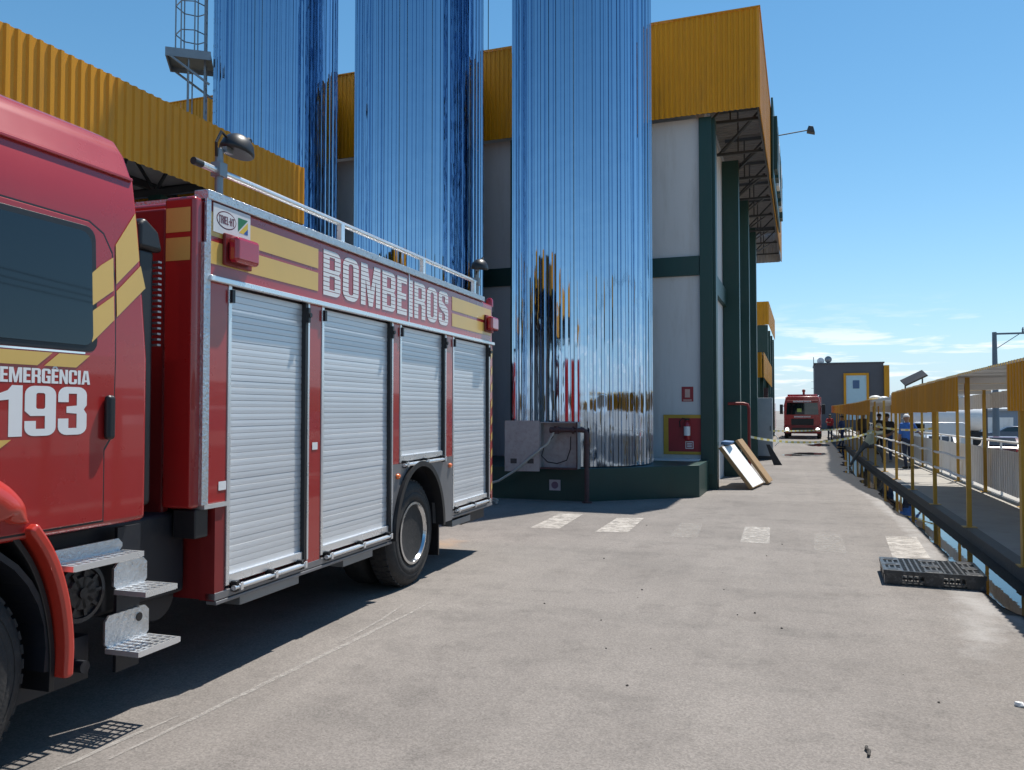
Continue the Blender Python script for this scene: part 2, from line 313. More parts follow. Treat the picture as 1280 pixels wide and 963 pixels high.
def corr_mesh(name, run, height, pitch, depth, m, both=None, top=0.35, bot=0.35):
    """corrugated sheet: ribs vertical, run along x, out towards -y"""
    n = max(1, round(run/pitch)); p = run/n; xs = []
    for i in range(n):
        x = i*p; e = p*(1 - top - bot)/2
        xs += [(x, 0), (x + p*bot, 0), (x + p*bot + e, -depth), (x + p*bot + e + p*top, -depth)]
    xs.append((run, 0))
    b = MB()
    for k in range(len(xs) - 1):
        (xa, ya), (xb, yb) = xs[k], xs[k + 1]
        b.quad((xa, ya, 0), (xb, yb, 0), (xb, yb, height), (xa, ya, height))
    me = b.mesh(name, m, normals=False)
    return me

# ------------------------------------------------------------------ lettering
def chamf(w, h, c, x=0, y=0): return [(x + c, y), (x + w - c, y), (x + w, y + c), (x + w, y + h - c), (x + w - c, y + h), (x + c, y + h), (x, y + h - c), (x, y + c)]
def rect(x0, y0, x1, y1): return [(x0, y0), (x1, y0), (x1, y1), (x0, y1)]
def rrect(x0, y0, x1, y1, r, n=5):
    out = []
    for cx, cy, a0 in ((x1 - r, y0 + r, -90), (x1 - r, y1 - r, 0), (x0 + r, y1 - r, 90), (x0 + r, y0 + r, 180)):
        out += [(cx + r*cos(radians(a0 + 90*k/n)), cy + r*sin(radians(a0 + 90*k/n))) for k in range(n + 1)]
    return out
def arcpts(cx, cy, rx, ry, a0, a1, n=5): return [(cx + rx*cos(radians(a0 + (a1 - a0)*k/n)), cy + ry*sin(radians(a0 + (a1 - a0)*k/n))) for k in range(n + 1)]
def glyph(ch, w=0.5, t=0.175):
    r = 0.15; h = 0.14
    BR = arcpts(w - r, r, r, r, -90, 0); TR = arcpts(w - r, 1 - r, r, r, 0, 90); TL = arcpts(r, 1 - r, r, r, 90, 180); BL = arcpts(r, r, r, r, 180, 270)
    if ch == 'O': return w, [rrect(0, 0, w, 1, 0.2), rrect(t, h, w - t, 1 - h, 0.06)]
    if ch == 'B': return w, [[(0, 0)] + BR + [(w, .43), (w - .05, .51), (w, .59)] + TR + [(0, 1)], rect(t, h, w - t, .44), rect(t, .58, w - t, 1 - h)]
    if ch == 'M':
        w = 0.68; return w, [[(0, 0), (.16, 0), (.16, .66), (w/2 - .07, 0), (w/2 + .07, 0), (w - .16, .66), (w - .16, 0), (w, 0), (w, 1), (w - .22, 1), (w/2, .36), (.22, 1), (0, 1)]]
    if ch == 'E': w = 0.4; return w, [[(0, 0), (w, 0), (w, h + .02), (t, h + .02), (t, .42), (w - .03, .42), (w - .03, .57), (t, .57), (t, 1 - h - .02), (w, 1 - h - .02), (w, 1), (0, 1)]]
    if ch == 'I': return t, [rect(0, 0, t, 1)]
    if ch == '-': return 0.2, [rect(0, .4, .2, .56)]
    if ch == 'T': w = 0.42; return w, [[(w/2 - t/2, 0), (w/2 + t/2, 0), (w/2 + t/2, .84), (w, .84), (w, 1), (0, 1), (0, .84), (w/2 - t/2, .84)]]
    if ch == 'L': w = 0.36; return w, [[(0, 0), (w, 0), (w, .16), (t, .16), (t, 1), (0, 1)]]
    if ch == 'H': return w, [[(0, 0), (t, 0), (t, .42), (w - t, .42), (w - t, 0), (w, 0), (w, 1), (w - t, 1), (w - t, .58), (t, .58), (t, 1), (0, 1)]]
    if ch == 'R': return w, [[(0, 0), (t, 0), (t, .42), (w - t - .05, .42), (w - t, .36), (w - t, 0), (w, 0), (w, .42), (w - .05, .5), (w, .58)] + TR + [(0, 1)], rect(t, .56, w - t, 1 - h)]
    if ch == 'S': return w, [[(0, .34), (0, r)] + BL[1:] + BR + [(w, .42), (w - .04, .53), (t, .70), (t, 1 - h), (w - t, 1 - h), (w - t, .67), (w, .67)] + TR + TL + [(0, .62), (.05, .5), (w - t, .33), (w - t, h), (t, h), (t, .34)]]
    if ch == 'G': return w, [[(w, .66)] + TR + TL + BL + [(w - .08, 0), (w, 0), (w, .52), (w/2, .52), (w/2, .38), (w - t, .38), (w - t, h), (t, h), (t, 1 - h), (w - t, 1 - h), (w - t, .66)]]
    if ch == 'C': return w, [[(w, .64)] + TR + TL + BL + BR + [(w, .36), (w - t, .36), (w - t, h), (t, h), (t, 1 - h), (w - t, 1 - h), (w - t, .64)]]
    if ch == 'N': return w, [[(0, 0), (t - .02, 0), (t - .02, .56), (w - t + .02, 0), (w, 0), (w, 1), (w - t + .02, 1), (w - t + .02, .44), (t - .02, 1), (0, 1)]]
    if ch == 'A': w = 0.54; return w, [[(0, 0), (.165, 0), (.19, .18), (w - .19, .18), (w - .165, 0), (w, 0), (w - .14, 1), (.14, 1)], [(.21, .32), (w - .21, .32), (w/2 + .015, .8), (w/2 - .015, .8)]]
    if ch == '1': return 0.38, [[(.15, 0), (.38, 0), (.38, 1), (.2, 1), (.13, .9), (0, .84), (0, .70), (.15, .72)]]
    if ch == '9': w = .56; t = .2; r = .17; return w, [[(0, .3), (0, r)] + arcpts(r, r, r, r, 180, 270) + arcpts(w - r, r, r, r, -90, 0) + arcpts(w - r, 1 - r, r, r, 0, 90) + arcpts(r, 1 - r, r, r, 90, 180) + [(0, .5), (.1, .4), (w - t, .4), (w - t, h), (t, h), (t, .3)], rrect(t, .54, w - t, 1 - h, .04)]
    if ch == '3': w = .56; t = .2; r = .17; return w, [[(0, .34), (0, r)] + arcpts(r, r, r, r, 180, 270) + arcpts(w - r, r, r, r, -90, 0) + [(w, .43), (w - .06, .53), (w, .62)] + arcpts(w - r, 1 - r, r, r, 0, 90) + arcpts(r, 1 - r, r, r, 90, 180) + [(0, .68), (t, .68), (t, 1 - h), (w - t, 1 - h), (w - t, .61), (.16, .59), (.16, .46), (w - t, .44), (w - t, h), (t, h), (t, .34)]]
    return 0.3, []
def text_mesh(name, txt, width, height, m, gap=0.075, slits=0, slit=0.018):
    """flat letters in the local (y, z) plane facing +x, starting at the origin"""
    tot = 0; gl = []
    for ch in txt:
        c = 'E' if ch == 'Ê' else ch
        w, loops = glyph(c); loops = [list(l) for l in loops]
        if ch == 'Ê': loops.append([(.03, 1.04), (.13, 1.04), (.2, 1.12), (.27, 1.04), (.37, 1.04), (.27, 1.22), (.13, 1.22)])
        gl.append((tot, loops)); tot += w + gap
    tot -= gap; sx = width/tot
    bm = bmesh.new()
    for off, loops in gl:
        if not loops: continue
        es = []
        for lp in loops:
            q = []
            for p in lp:
                if not q or (abs(p[0] - q[-1][0]) + abs(p[1] - q[-1][1])) > 1e-4: q.append(p)
            if abs(q[0][0] - q[-1][0]) + abs(q[0][1] - q[-1][1]) < 1e-4: q.pop()
            vs = [bm.verts.new((0, (off + p[0])*sx, p[1]*height)) for p in q]
            es += [bm.edges.new((vs[i], vs[(i + 1) % len(vs)])) for i in range(len(vs))]
        bmesh.ops.triangle_fill(bm, edges=es, use_beauty=True, normal=(1, 0, 0))
    if slits:
        for k in range(1, slits):
            zc = height*k/slits
            for z in (zc - slit/2, zc + slit/2):
                bmesh.ops.bisect_plane(bm, geom=bm.verts[:] + bm.edges[:] + bm.faces[:], plane_co=(0, 0, z), plane_no=(0, 0, 1))
        dead = [f for f in bm.faces for c in [f.calc_center_median().z] if any(abs(c - height*k/slits) < slit/2 for k in range(1, slits))]
        bmesh.ops.delete(bm, geom=dead, context='FACES')
    for f in bm.faces:
        f.normal_update()
        if f.normal.x < 0: f.normal_flip()
    me = bpy.data.meshes.new(name); bm.to_mesh(me); bm.free(); me.materials.append(m); return me

# ================================================================== SETTING
# ---- road: one sheet, fine near the lens; the stain attribute holds wet (r), dried salt (g), loose soil (b)
KX = 2.19                                            # kerb face
PUD_L = [(7.6, 2.06), (8.45, 1.78), (9.64, 1.68), (11.43, 1.70), (13.6, 1.72), (15.2, 1.72), (16.4, 1.62), (18.9, 1.62), (20.7, 1.55), (24.6, 1.52), (28.2, 1.35), (32, 1.40), (36, 1.6), (45, 1.75), (60, 1.95)]
def interp(tab, y):
    if y <= tab[0][0] or y >= tab[-1][0]: return None
    for (a, va), (b, vb) in zip(tab, tab[1:]):
        if a <= y <= b: return va + (vb - va)*(y - a)/(b - a)
def frange(a, b, s):
    n = int(round((b - a)/s)); return [a + (b - a)*i/n for i in range(n + 1)]
xs = [-60, -40, -25, -15, -10] + frange(-8, 2.4, 0.13) + [3.0, 4.1]
ys = [-60, -30, -15, -5, 0] + frange(1.5, 36, 0.15) + frange(37, 60, 1.0) + [70, 90, 120, 170]
vs = [(x, y, gz(y)) for y in ys for x in xs]; nx = len(xs)
fs = [(j*nx + i, j*nx + i + 1, (j + 1)*nx + i + 1, (j + 1)*nx + i) for j in range(len(ys) - 1) for i in range(nx - 1)]
me = bpy.data.meshes.new('road'); me.from_pydata(vs, [], fs); me.materials.append(ROAD)
ca = me.color_attributes.new('stain', 'FLOAT_COLOR', 'POINT')
def clamp01(v): return max(0.0, min(1.0, v))
data = []
for (x, y, z) in vs:
    wet = salt = soil = 0
    e = interp(PUD_L, y)
    if e is not None and x < 2.4:
        d = e - x                                   # distance left of the water's edge
        wdt = 0.10 if y < 18 else 0.10 + min((y - 18)/7, 1)*0.75
        wet = clamp01(1.5*(1 - d/wdt)) if d > 0 else 1
        salt = clamp01(1 - abs(d - 0.16)/(0.25 if y < 17 else 0.32))*(0.6 if y < 26 else 0.4)
    if y < 9.6:                                     # pale dried flow past the pallet
        cx = 1.62 - (9.6 - y)*0.13; salt = max(salt, clamp01(1 - abs(x - cx)/0.42)*clamp01((y - 5.2)/2.5)*0.55)
    dx, dy = (x + 4.75)/0.75, (y - 10.1)/0.9
    soil = clamp01(1.0 - sqrt(dx*dx + dy*dy))*0.7
    for px, py, rx, ry in ((0.1, 39.5, 1.2, 2.6), (-0.7, 36.6, 0.5, 0.7), (0.8, 50, 0.9, 2.5)):
        wet = max(wet, clamp01(1.35 - sqrt(((x - px)/rx)**2 + ((y - py)/ry)**2)*0.9)*0.6)
    data += [wet, salt, soil, 1]
ca.data.foreach_set('color', data)
me.polygons.foreach_set('use_smooth', [True]*len(me.polygons))
tag(link('road', me), 'worn grey asphalt service road with dusty pale patches', kind='structure')
b = MB(); b.quad((-900, -900, -1.1), (900, -900, -1.1), (900, 1500, -1.1), (-900, 1500, -1.1))
tag(b.obj('ground', SOIL), kind='structure')
b = MB(); b.box(3.95, 4.2, -60, 120, -1.6, -0.03)
tag(b.obj('retaining_wall', CONC), 'low concrete retaining wall below the walkway fence', kind='structure')

# water along the kerb and out on the road
b = MB(); yy = frange(7.7, 59.5, 0.12); rw = random.Random(3)
L_ = [(interp(PUD_L, y) + .022*sin(y*3.3) + .016*sin(y*7.7 + 1) + rw.uniform(-.006, .006) + (.09*sin(y*1.3) + .05*sin(y*3.1) if y > 19 else 0), y) for y in yy]
for (x0, y0), (x1, y1) in zip(L_, L_[1:]):
    b.quad((x0, y0, gz(y0) + .005), (KX + .01, y0, gz(y0) + .005), (KX + .01, y1, gz(y1) + .005), (x1, y1, gz(y1) + .005))
tag(b.obj('puddle', WATER), 'long strip of water standing along the kerb', kind='structure')
for (px, py, rx, ry, s) in ((0.35, 40.4, 0.75, 1.0, 1), (-0.45, 38.8, 0.45, 0.6, 2), (0.9, 50.5, 0.6, 2.0, 3)):
    rr = random.Random(s); b = MB(); n = 26
    ring = [(px + rx*cos(2*pi*k/n)*(1 + .25*sin(3*k) + rr.uniform(-.15, .15)), py + ry*sin(2*pi*k/n)*(1 + .2*cos(2*k) + rr.uniform(-.15, .15))) for k in range(n)]
    b.add([(px, py, gz(py) + .005)] + [(x, y, gz(y) + .005) for x, y in ring], [(0, 1 + k, 1 + (k + 1) % n) for k in range(n)])
    tag(b.obj('puddle', WATER), 'shallow puddle out on the road before the fire engine', kind='structure')

# crossing stripes
PAINT = [paint_mat('crossing_paint', (0.46, 0.425, 0.385), 0.42, 0.74, 5), paint_mat('faded_crossing_paint', (0.50, 0.47, 0.43), 0.56, 1.0, 14), paint_mat('half_faded_crossing_paint', (0.55, 0.52, 0.48), 0.50, 0.85, 12)]
ST = [([(-4.04, 11.97), (-3.58, 12.02), (-3.70, 13.9), (-4.12, 13.88)], 0), ([(-2.98, 11.9), (-2.5, 12.0), (-2.58, 13.76), (-3.02, 13.6)], 0),
      ([(-1.85, 11.8), (-1.45, 11.85), (-1.55, 13.4), (-1.9, 13.4)], 1), ([(-0.84, 11.65), (-0.45, 11.67), (-0.5, 13.35), (-0.88, 13.3)], 2),
      ([(0.12, 11.35), (0.52, 11.2), (0.52, 12.95), (0.14, 12.9)], 1), ([(1.04, 11.05), (1.48, 11.2), (1.54, 13.05), (1.12, 12.95)], 0)]
for q, k in ST:
    b = MB(); b.quad(*[(x, y, gz(y) + .004) for x, y in q]); tag(b.obj('crossing_stripe', PAINT[k]), ['worn white crossing stripe on the asphalt', 'almost vanished crossing stripe on the asphalt', 'half faded crossing stripe on the asphalt'][k], kind='structure')
# pale scrape lines left by tyres beside the engine
SCR = paint_mat('tyre_scrape', (0.36, 0.335, 0.31), 0.40, 0.85, 16.0)
for pts, w in (([(-3.46, 3.3), (-3.44, 3.9), (-3.42, 4.6), (-3.39, 5.6), (-3.37, 6.4), (-3.36, 7.0)], .05), ([(-3.62, 3.05), (-3.60, 3.4), (-3.56, 3.9)], .035), ([(-3.47, 5.6), (-3.50, 6.3), (-3.56, 6.8)], .03)):
    pts = [p for i in range(len(pts) - 1) for p in [((pts[i][0]*(4 - k) + pts[i + 1][0]*k)/4 + random.uniform(-.006, .006), (pts[i][1]*(4 - k) + pts[i + 1][1]*k)/4) for k in range(4)]] + [pts[-1]]
    b = MB(); n = len(pts) - 1
    for i in range(n):
        (x0, y0), (x1, y1) = pts[i], pts[i + 1]; w0, w1 = w*(.3 + .7*sin(pi*i/n))/2, w*(.3 + .7*sin(pi*(i + 1)/n))/2
        b.quad((x0 - w0, y0, .004), (x0 + w0, y0, .004), (x1 + w1, y1, .004), (x1 - w1, y1, .004))
    tag(b.obj('tyre_mark', SCR), 'pale scrape line left along the asphalt', kind='structure')

# walkway slab with kerb
b = MB(); SL = frange(-14, 75, 1.0)
for y0, y1 in zip(SL, SL[1:]):
    z0, z1 = gz(y0) + .15, gz(y1) + .15
    b.mi(0).quad((KX + .16, y0, z0), (4.1, y0, z0), (4.1, y1, z1), (KX + .16, y1, z1))
    b.mi(1).quad((KX, y0, z0 + .003), (KX + .16, y0, z0 + .003), (KX + .16, y1, z1 + .003), (KX, y1, z1 + .003))
    b.quad((KX, y0, z0 + .003), (KX, y1, z1 + .003), (KX, y1, z1 - .4), (KX, y0, z0 - .4)); b.quad((4.1, y0, z0), (4.1, y1, z1), (4.1, y1, z1 - .4), (4.1, y0, z0 - .4))
tag(b.obj('walkway_pavement', [CONC, KERB]), 'raised concrete walkway with a dark wet kerb', kind='structure')

# ================================================================== MAIN BUILDING
BY, BX = 19.7, -2.12                                   # front wall plane, side wall plane
bld = thing('warehouse', 'white and dark green hall with tall yellow corrugated fascia', 'building', (BX, BY, 0))
def bp(mb, name, m, **k):                              # building parts are written in world space
    mb.v = [(x - BX, y - BY, z) for x, y, z in mb.v]; return mb.obj(name, m, bld, **k)
b = MB(); b.box(-26, BX - .08, BY, BY + .2, -.3, 8.95); bp(b, 'front_wall', WALL)
b = MB(); b.box(BX - .28, BX - .08, BY + .22, 36.5, -.3, 9.3); bp(b, 'side_wall', WALL)
b = MB(); b.box(-26, BX - .3, 44, 44.2, -.3, 9.3); bp(b, 'rear_wall', WALL)
for x in (-2.14, -7.0, -11.2, -15.4, -19.6):
    b = MB(); b.box(x - .16, x + .14, BY - .10, BY - .003, .3, 8.93); bp(b, 'column', GRN, bevel=.008)
for z0, z1 in ((5.1, 5.57),):
    for x0, x1 in ((-6.85, -2.31), (-11.05, -7.17), (-15.25, -11.37), (-19.45, -15.57)):
        b = MB(); b.box(x0, x1, BY - .07, BY - .003, z0, z1); bp(b, 'beam', GRN, bevel=.006)
for y in (19.72, 24.4, 29.1, 33.8):
    b = MB(); b.box(BX - .07, -1.72 if y > 20 else -1.93, y, y + .38, -.3, 9.25 if y > 20 else 8.93); bp(b, 'column', GRN, bevel=.008)
for y0, y1 in ((20.12, 24.38), (24.8, 29.08), (29.5, 33.78)):
    b = MB(); b.box(BX - .075, BX + .03, y0, y1, 4.9, 5.4); bp(b, 'beam', GRN, bevel=.006)
# fascia sheets: front run and side run, hung on the roof edge
FZ0, FZ1, FX, FY = 8.93, 11.3, -0.88, 19.4
sh = corr_mesh('fascia_sheet', 1.0, FZ1 - FZ0, 0.125, 0.024, YST)
x = FX - 1.0
while x > -24:
    o = link('fascia_sheet', sh, bld, (x - BX, FY - BY + random.uniform(-.004, .004), FZ0 + random.uniform(-.006, .006))); x -= 1.0
y = FY
while y < 39.5:
    o = link('fascia_sheet', sh, bld, (FX - BX + random.uniform(-.004, .004), y - BY, FZ0 + random.uniform(-.006, .006)), (0, 0, pi/2)); y += 1.0
bk = corr_mesh('fascia_end_sheet', 1.15, FZ1 - FZ0, 0.165, 0.02, ROOFU); link('fascia_end_sheet', bk, bld, (-2.1 - BX, 40.35 - BY, FZ0))
b = MB(); b.box(FX + .002, FX + .045, FY - .045, 40.4, FZ1, FZ1 + .03).box(-24, FX + .045, FY - .048, FY + .01, FZ1 + .002, FZ1 + .033); bp(b, 'capping', YST)
b = MB(); b.box(FX - .06, FX - .02, FY + .05, 40.3, FZ0 + .02, FZ0 + .07).box(-24, FX - .08, FY + .03, FY + .07, FZ0 + .021, FZ0 + .075)
for z in (9.7, 10.5): b.box(FX - .06, FX - .02, FY + .05, 40.3, z, z + .05)
bp(b, 'fascia_rail', DSTEEL)
# roof sheet underside and the lattice brackets beneath the overhang
b = MB()
for i in range(int(20.8/.25)):
    y0 = FY + .06 + i*.25; b.quad((BX - .3, y0, 10.35), (FX - .07, y0, 10.35), (FX - .07, y0 + .17, 10.35), (BX - .3, y0 + .17, 10.35))
    b.quad((BX - .3, y0 + .17, 10.35), (FX - .07, y0 + .17, 10.35), (FX - .07, y0 + .19, 10.31), (BX - .3, y0 + .19, 10.31)); b.quad((BX - .3, y0 + .19, 10.31), (FX - .07, y0 + .19, 10.31), (FX - .07, y0 + .25, 10.31), (BX - .3, y0 + .25, 10.31))
bp(b, 'overhang_sheet', mat('overhang_grey', (.26, .26, .27), .5, .2))
b = MB(); b.box(-26, BX - .31, FY + .1, 44, 10.4, 10.5); bp(b, 'roof', ROOFU)
for i in range(8):
    y = 20.4 + i*2.6
    b = MB(); b.box(BX - .08, FX - .07, y, y + .07, 9.0, 9.07).box(BX - .08, FX - .07, y, y + .07, 10.2, 10.29)
    b.bar((BX - .05, y + .035, 9.03), (FX - .1, y + .035, 10.22), .05, .05).bar((BX + .5, y + .035, 9.03), (BX + .5, y + .035, 10.24), .04, .04)
    if i < 7: b.bar((FX - .15, y + .03, 9.1), (BX + .1, y + 2.55, 9.1), .05, .05)
    bp(b, 'roof_bracket', DSTEEL)
# sign board on the side fascia: raised letters seen nearly edge on
sg = thing('fascia_sign', 'dark green sign with raised letters on the yellow side fascia', 'sign', (FX + .05, 26, 9.1))
b = MB(); b.box(0, .06, 0, 8.2, -.05, 2.5); b.obj('board', GRN, sg, bevel=.01)
rs = random.Random(5)
for i in range(7):
    z0 = .25 + rs.uniform(0, .15); y0 = .4 + i*1.08; b = MB(); b.box(.06, .17, y0, y0 + .28, z0, z0 + 1.7).box(.06, .17, y0 + .28, y0 + .75, z0 + 1.35, z0 + 1.7).box(.06, .17, y0 + .28, y0 + .75, z0 + .02, z0 + .35)
    b.obj('letter', [GRN, GRN, WPNT][i % 3], sg, bevel=.01)
fl = thing('floodlight', 'small floodlight on a long arm above the green sign', 'lamp', (FX, 31.5, 11.25))
b = MB(); b.path([(-.02, 0, 0), (0, 0, .75), (.12, 0, .92), (1.15, 0, 1.0)], .022); b.obj('arm', DSTEEL, fl, smooth=40)
b = MB(); b.prism([(1.13, .93), (1.2, 1.12), (1.36, 1.08), (1.42, .84)], 1, -.16, .16); b.obj('lamp_head', DSTEEL, fl, bevel=.01)
# downlight cable between tank and building
b = MB(); pts = [Vector((-7.5, 18.9, 18.0)).lerp(Vector((-7.75, 19.5, 11.3)), t/8) for t in range(9)]
tag(MB().path(pts, .012, 6).obj('cable', BLK), 'thin black cable hanging down to the yellow fascia', 'cable')

# ---- second block beyond
b2 = thing('rear_block', 'white and green block with yellow parapet beyond the hall', 'building', (-2.0, 54, gz(54)))
def p2(mb, name, m, **k): mb.v = [(x + 2.0, y - 54, z - gz(54)) for x, y, z in mb.v]; return mb.obj(name, m, b2, **k)
b = MB(); b.box(-16, -2.25, 54, 66, -.3, 7.4); p2(b, 'wall', WALL)
sh2 = corr_mesh('parapet_sheet', 1.0, 1.5, .2, .03, YST)
for i in range(10): link('parapet_sheet', sh2, b2, (-1.0 - i - .0, -.15, 7.3 - gz(54)))
for i in range(12): link('parapet_sheet', sh2, b2, (.0, -.15 + i, 7.3 - gz(54)), (0, 0, pi/2))
for y in (53.9, 58, 62, 65.6):
    b = MB(); b.box(-2.7, -2.05, y, y + .4, -.3, 7.29); p2(b, 'column', GRN)
b = MB(); b.box(-10, -2.72, 53.85, 53.98, 4.3, 4.9); p2(b, 'beam', GRN)
aw = thing('awning', 'yellow corrugated awning on the side of the hall', 'awning', (-1.65, 38.0, 3.3))
sh3 = corr_mesh('awning_sheet', 1.0, 1.15, .2, .03, YST)
for i in range(10): link('awning_sheet', sh3, aw, (0, i, -.02*i), (0, 0, pi/2))
for i in range(3): link('awning_sheet', sh3, aw, (-1.05 - i, 0.0, 0))
b = MB(); b.box(-3.2, -.03, .05, 10, 1.05, 1.1); b.obj('roof_sheet', ROOFU, aw)
for y in (3.0, 9.6):
    b = MB(); b.box(-.3, -.14, y, y + .16, -3.6, 1.04); b.obj('post', GRN, aw)
b = MB(); b.box(-4.6, -4.4, -1.4, 9.8, -3.7, 3.9); b.obj('backing_wall', GRN, aw)
b = MB(); b.box(-.38, -.06, 6.3, 6.6, -3.6, -.3); b.obj('pier', RUST, aw)

# ---- grey administration building at the end of the road
fb = thing('grey_building', 'grey block building with yellow edge and pale blue framed panel', 'building', (4.6, 90, -.24))
b = MB(); b.box(-3.35, 3.25, 0, 9, -.2, 6.85); b.obj('wall', GWALL, fb)
b = MB(); b.box(3.26, 3.75, -.4, 9.1, -.2, 6.6); b.obj('edge_fin', YST, fb)
b = MB(); b.box(-3.45, 3.35, -.1, 9.1, 6.86, 6.98); b.obj('parapet_cap', GWALL, fb)
b = MB(); b.box(-.55, -.32, -.14, -.004, 1.0, 5.85).box(1.62, 1.85, -.14, -.004, 1.0, 5.85).box(-.32, 1.62, -.14, -.004, 5.62, 5.85); b.obj('panel_frame', YST, fb)
b = MB(); b.box(-.32, 1.62, -.07, -.005, 1.0, 5.62); b.obj('panel', BLUEP, fb)
b = MB(); b.box(.32, .95, -.1, -.072, 4.25, 5.1); b.obj('window', BLUEG, fb)
am = thing('antenna_mast', 'thin antenna mast at the corner of the grey building', 'mast', (1.15, 90.2, -.24)); b = MB(); b.tube((0, 0, 0), (0, 0, 7.6), .04, 6); b.obj('pole', STEEL, am); b = MB(); [b.box(-.25, .25, -.01, .01, z, z + .03) for z in (3.6, 4.3, 5.0)]; b.obj('crossbar', STEEL, am)
for x, z in ((-2.0, 7.15), (-2.75, 7.0)):
    d = thing('satellite_dish', 'grey satellite dish on the roof of the grey building' if x > -2.5 else 'pale satellite dish behind the other on the grey roof', 'dish', (4.6 + x, 90.6, z - .24 - .1))
    b = MB(); b.lathe([(0, .02), (.03, .2), (.09, .36), (.12, .36), (.06, .2)], (0, -.1, .3), 1, 20); b.obj('reflector', [STEEL, WPNT][x < -2.5], d, smooth=40)
    b = MB(); b.tube((0, 0, -.1), (0, 0, .3), .03).tube((0, -.1, .3), (0, -.5, .3), .015); b.obj('mount', STEEL, d)

# ================================================================== TANKS
TR = 1.60
def clad_mesh(name, z0, z1, seed):
    r = random.Random(seed); n = 52; ring = []
    for i in range(n):
        a0 = 2*pi*i/n; p = 2*pi/n
        for f, dr in ((0.0, 0), (0.30, 0), (0.33, -.03), (0.36, -.03), (0.39, 0), (0.68, 0), (0.735, .032), (0.92, .032), (0.975, 0)):
            if f == 0: jr, jf = r.uniform(.6, 1.15), r.uniform(-.09, .09)
            ring.append((a0 + p*(f + (jf if 0 < f else 0)), TR - .034 + dr*jr + r.uniform(-.0045, .0045)))
    b = MB(); m = len(ring)
    vs = [(q*cos(a), q*sin(a), z) for z in (z0, z1) for a, q in ring]
    b.add(vs, [(k, (k + 1) % m, m + (k + 1) % m, m + k) for k in range(m)])
    return b.mesh(name, TANK, normals=False)
TH = 23.4
for ti, (x, y, lab) in enumerate(((-4.73, 17.7, 'mirror-bright ribbed steel tank beside the extinguisher wall'), (-8.92, 17.8, 'mirror-bright ribbed steel tank in the middle of the three'), (-13.15, 17.75, 'mirror-bright ribbed steel tank with the caged ladder'))):
    t = thing('storage_tank', lab, 'tank', (x, y, .66), group='mirror steel tanks before the hall')
    z = 0.0
    for ci, hgt in enumerate((12.4, 11.0)):
        link('cladding_sheet', clad_mesh('cladding_sheet', z, z + hgt + .01, 100 + ti), t).scale = (1 + .0025*ci, 1 + .0025*ci, 1); z += hgt
    b = MB(); b.lathe([(0, TR - .06), (.03, TR - .06), (TH, TR - .06), (TH + .35, TR*.7), (TH + .5, .2)], (0, 0, 0), 2, 40); b.obj('shell', STEEL, t, smooth=40)
# caged ladder on the left flank of the third tank
ang = atan2(-.59, -.80); lad = thing('caged_ladder', 'grey caged ladder with a small landing on the mirror tank', 'ladder', (-13.15, 17.75, .66), ang)
for s in (-.22, .22):
    b = MB(); b.box(TR + .16, TR + .21, s - .025, s + .025, 2, TH); b.obj('rail', STEEL, lad)
for k in range(44):
    b = MB(); b.tube((TR + .185, -.22, 4.2 + k*.3), (TR + .185, .22, 4.2 + k*.3), .014, 6); b.obj('rung', STEEL, lad)
for k in range(9):
    z = 10.9 + k*.75; b = MB(); b.path([(TR + .2, -.22, z), (TR + .42, -.42, z), (TR + .75, -.36, z), (TR + .92, 0, z), (TR + .75, .36, z), (TR + .42, .42, z), (TR + .2, .22, z)], .016, 6); b.obj('hoop', STEEL, lad)
for (px, py) in ((.42, -.42), (.75, -.36), (.92, 0), (.75, .36), (.42, .42)):
    b = MB(); b.box(TR + px - .016, TR + px + .016, py - .016, py + .016, 10.3, TH); b.obj('cage_bar', STEEL, lad)
b = MB(); b.box(TR + .02, TR + 1.08, -.5, .5, 10.25, 10.29); b.obj('landing', mat('landing_plate', (.32, .30, .24), .6, .3), lad)
b = MB(); b.box(TR + .02, TR + 1.1, -.53, -.49, 10.12, 10.34).box(TR + .02, TR + 1.1, .49, .53, 10.12, 10.34).box(TR + 1.06, TR + 1.1, -.49, .49, 10.12, 10.34).bar((TR + 1.0, -.5, 10.15), (TR + .05, -.5, 9.5), .05, .05).bar((TR + 1.0, .5, 10.15), (TR + .05, .5, 9.5), .05, .05); b.obj('landing_frame', STEEL, lad)
for (px, py) in ((.55, -.45), (.55, .45), (.62, 0)):
    b = MB(); b.box(TR + px - .016, TR + px + .016, py - .016, py + .016, 5.2, 10.2); b.obj('cage_bar', STEEL, lad)

# ---- plinth under the tanks
b = MB(); b.prism([(-24, 15.98), (-4.15, 15.98), (-2.12, 17.75), (-2.12, 19.59), (-24, 19.59)], 2, -.3, .64)
tag(b.obj('tank_plinth', GRN, bevel=.012), 'dark green painted concrete plinth under the mirror tanks', 'plinth')
b = MB(); b.box(-3.5, -2.3, 18.9, 19.58, .645, .67); tag(b.obj('ledge_slab', WALL), 'pale slab on the plinth under the extinguisher board', 'slab')

